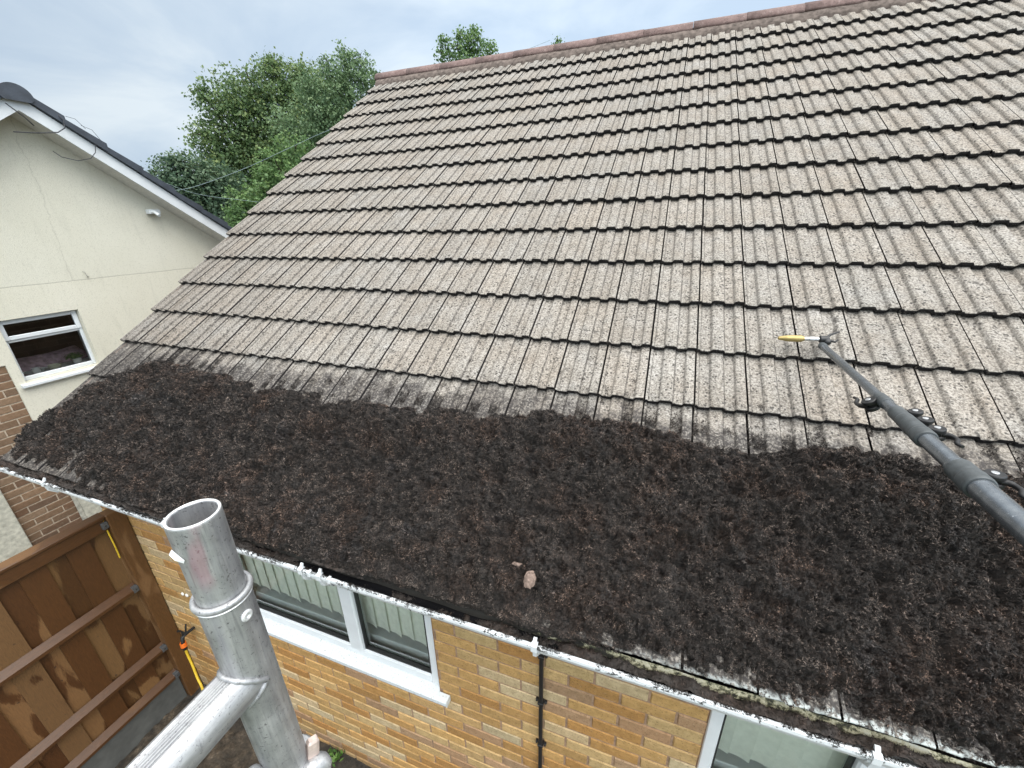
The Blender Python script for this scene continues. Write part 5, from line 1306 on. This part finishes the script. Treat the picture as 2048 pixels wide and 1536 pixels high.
SYC = [(-14.99, 11.15, 5.13, 0.85), (-15.36, 10.69, 4.13, 0.68), (-14.35, 11.88, 5.51, 0.95), (-13.76, 12.5, 5.96, 0.7), (-13.85, 12.41, 6.48, 0.31), (-13.22, 13.01, 5.65, 0.99), (-14.63, 11.57, 4.29, 1.06), (-13.97, 12.29, 4.5, 1.26), (-13.13, 13.1, 4.57, 1.3), (-14.56, 11.65, 3.35, 1.0), (-13.89, 12.36, 3.39, 1.12), (-15.02, 11.11, 3.64, 0.7), (-15.11, 11.0, 3.0, 0.71), (-14.27, 11.98, 2.37, 1.13), (-14.88, 11.28, 1.85, 0.74), (-15.34, 10.72, 5.42, 0.23), (-13.26, 12.98, 6.24, 0.35), (-15.3, 10.6, 3.2, 0.75), (-15.5, 10.4, 2.5, 0.7), (-12.6, 13.5, 5.9, 0.6), (-12.5, 13.6, 5.0, 0.9), (-12.6, 13.5, 3.9, 1.0), (-15.0, 10.9, 2.3, 0.8)]
DRK = [(-13.79, 7.73, 2.53, 0.48), (-13.51, 8.15, 2.74, 0.57), (-13.38, 8.33, 2.23, 0.8), (-13.69, 7.87, 1.89, 0.72), (-13.32, 8.41, 1.62, 0.67), (-13.64, 7.95, 1.35, 0.66), (-13.05, 8.77, 2.51, 0.59), (-13.97, 7.44, 2.37, 0.25), (-13.63, 7.96, 2.98, 0.22), (-13.12, 8.68, 1.48, 0.61), (-14.0, 7.35, 2.05, 0.45), (-13.9, 7.5, 1.6, 0.5)]
BIR = [(-9.0, 10.04, 5.13, 0.48), (-8.73, 10.25, 4.87, 0.55), (-9.37, 9.74, 4.53, 0.62), (-9.64, 9.51, 3.94, 0.63), (-8.99, 10.05, 4.45, 0.55), (-8.42, 10.48, 5.0, 0.22), (-8.96, 10.07, 5.44, 0.19), (-10.02, 9.17, 3.2, 0.55), (-9.46, 9.66, 3.83, 0.55), (-8.68, 10.29, 5.32, 0.27), (-9.33, 9.78, 5.21, 0.21), (-9.75, 9.4, 4.6, 0.4), (-10.2, 9.0, 3.7, 0.5)]
GRN = [(-10.45, 7.22, 1.78, 0.37), (-10.41, 7.27, 1.31, 0.46), (-10.06, 7.69, 2.07, 0.46), (-10.6, 7.03, 1.32, 0.25), (-9.8, 7.96, 2.53, 0.51), (-9.49, 8.28, 3.05, 0.38)]
TOP = [(-7.71, 14.36, 6.66, 0.44), (-7.35, 14.53, 6.91, 0.37), (-8.1, 14.17, 6.9, 0.17), (-7.09, 14.64, 6.78, 0.4), (-6.71, 14.8, 6.64, 0.27), (-8.17, 14.13, 6.55, 0.24), (-7.18, 14.6, 7.18, 0.12), (-7.61, 14.4, 7.04, 0.15), (-7.5, 14.6, 6.0, 0.7), (-7.1, 14.9, 5.5, 0.8)]
TWG = [(-4.31, 14.53, 6.49, 0.08), (-4.35, 14.52, 6.39, 0.11), (-4.4, 14.6, 5.9, 0.4)]
G_ = 'trees behind the houses'
tree('sycamore_tree', SYC, (-13.9, 12.6, 1.5, 0.22), M['leaf_syc'], 185, 0.115, 'largest tree, a yellow green broadleaf behind the dark gable roof', G_, 0.5, 1)
tree('broadleaf_tree', DRK, (-13.2, 8.8, 0.6, 0.16), M['leaf_dark'], 240, 0.105, 'low dark green bushy tree at the left end of the tree group', G_, 0.2, 2)
tree('birch_tree', BIR, (-9.0, 10.6, 1.5, 0.10), M['leaf_birch'], 300, 0.075, 'feathery small leaved pale green tree beside the left end of the ridge', G_, 0.7, 3, limb=0.02)
tree('shrub_tree', GRN, (-9.9, 8.1, 0.3, 0.08), M['leaf_green'], 300, 0.088, 'bright green small tree low against the roof verge below the birch', G_, 0.3, 4, limb=0.025)
tree('broadleaf_tree', TOP, (-7.3, 15.2, 3.0, 0.14), M['leaf_green'], 160, 0.10, 'green tree top showing alone above the pink ridge tiles', G_, 0.4, 5, limb=0.02)
tree('broadleaf_tree', TWG, (-4.4, 15.0, 3.0, 0.08), M['leaf_green'], 60, 0.08, 'last few leafy twigs peeping over the ridge far right of the tree top', G_, 0.3, 6, limb=0.01)
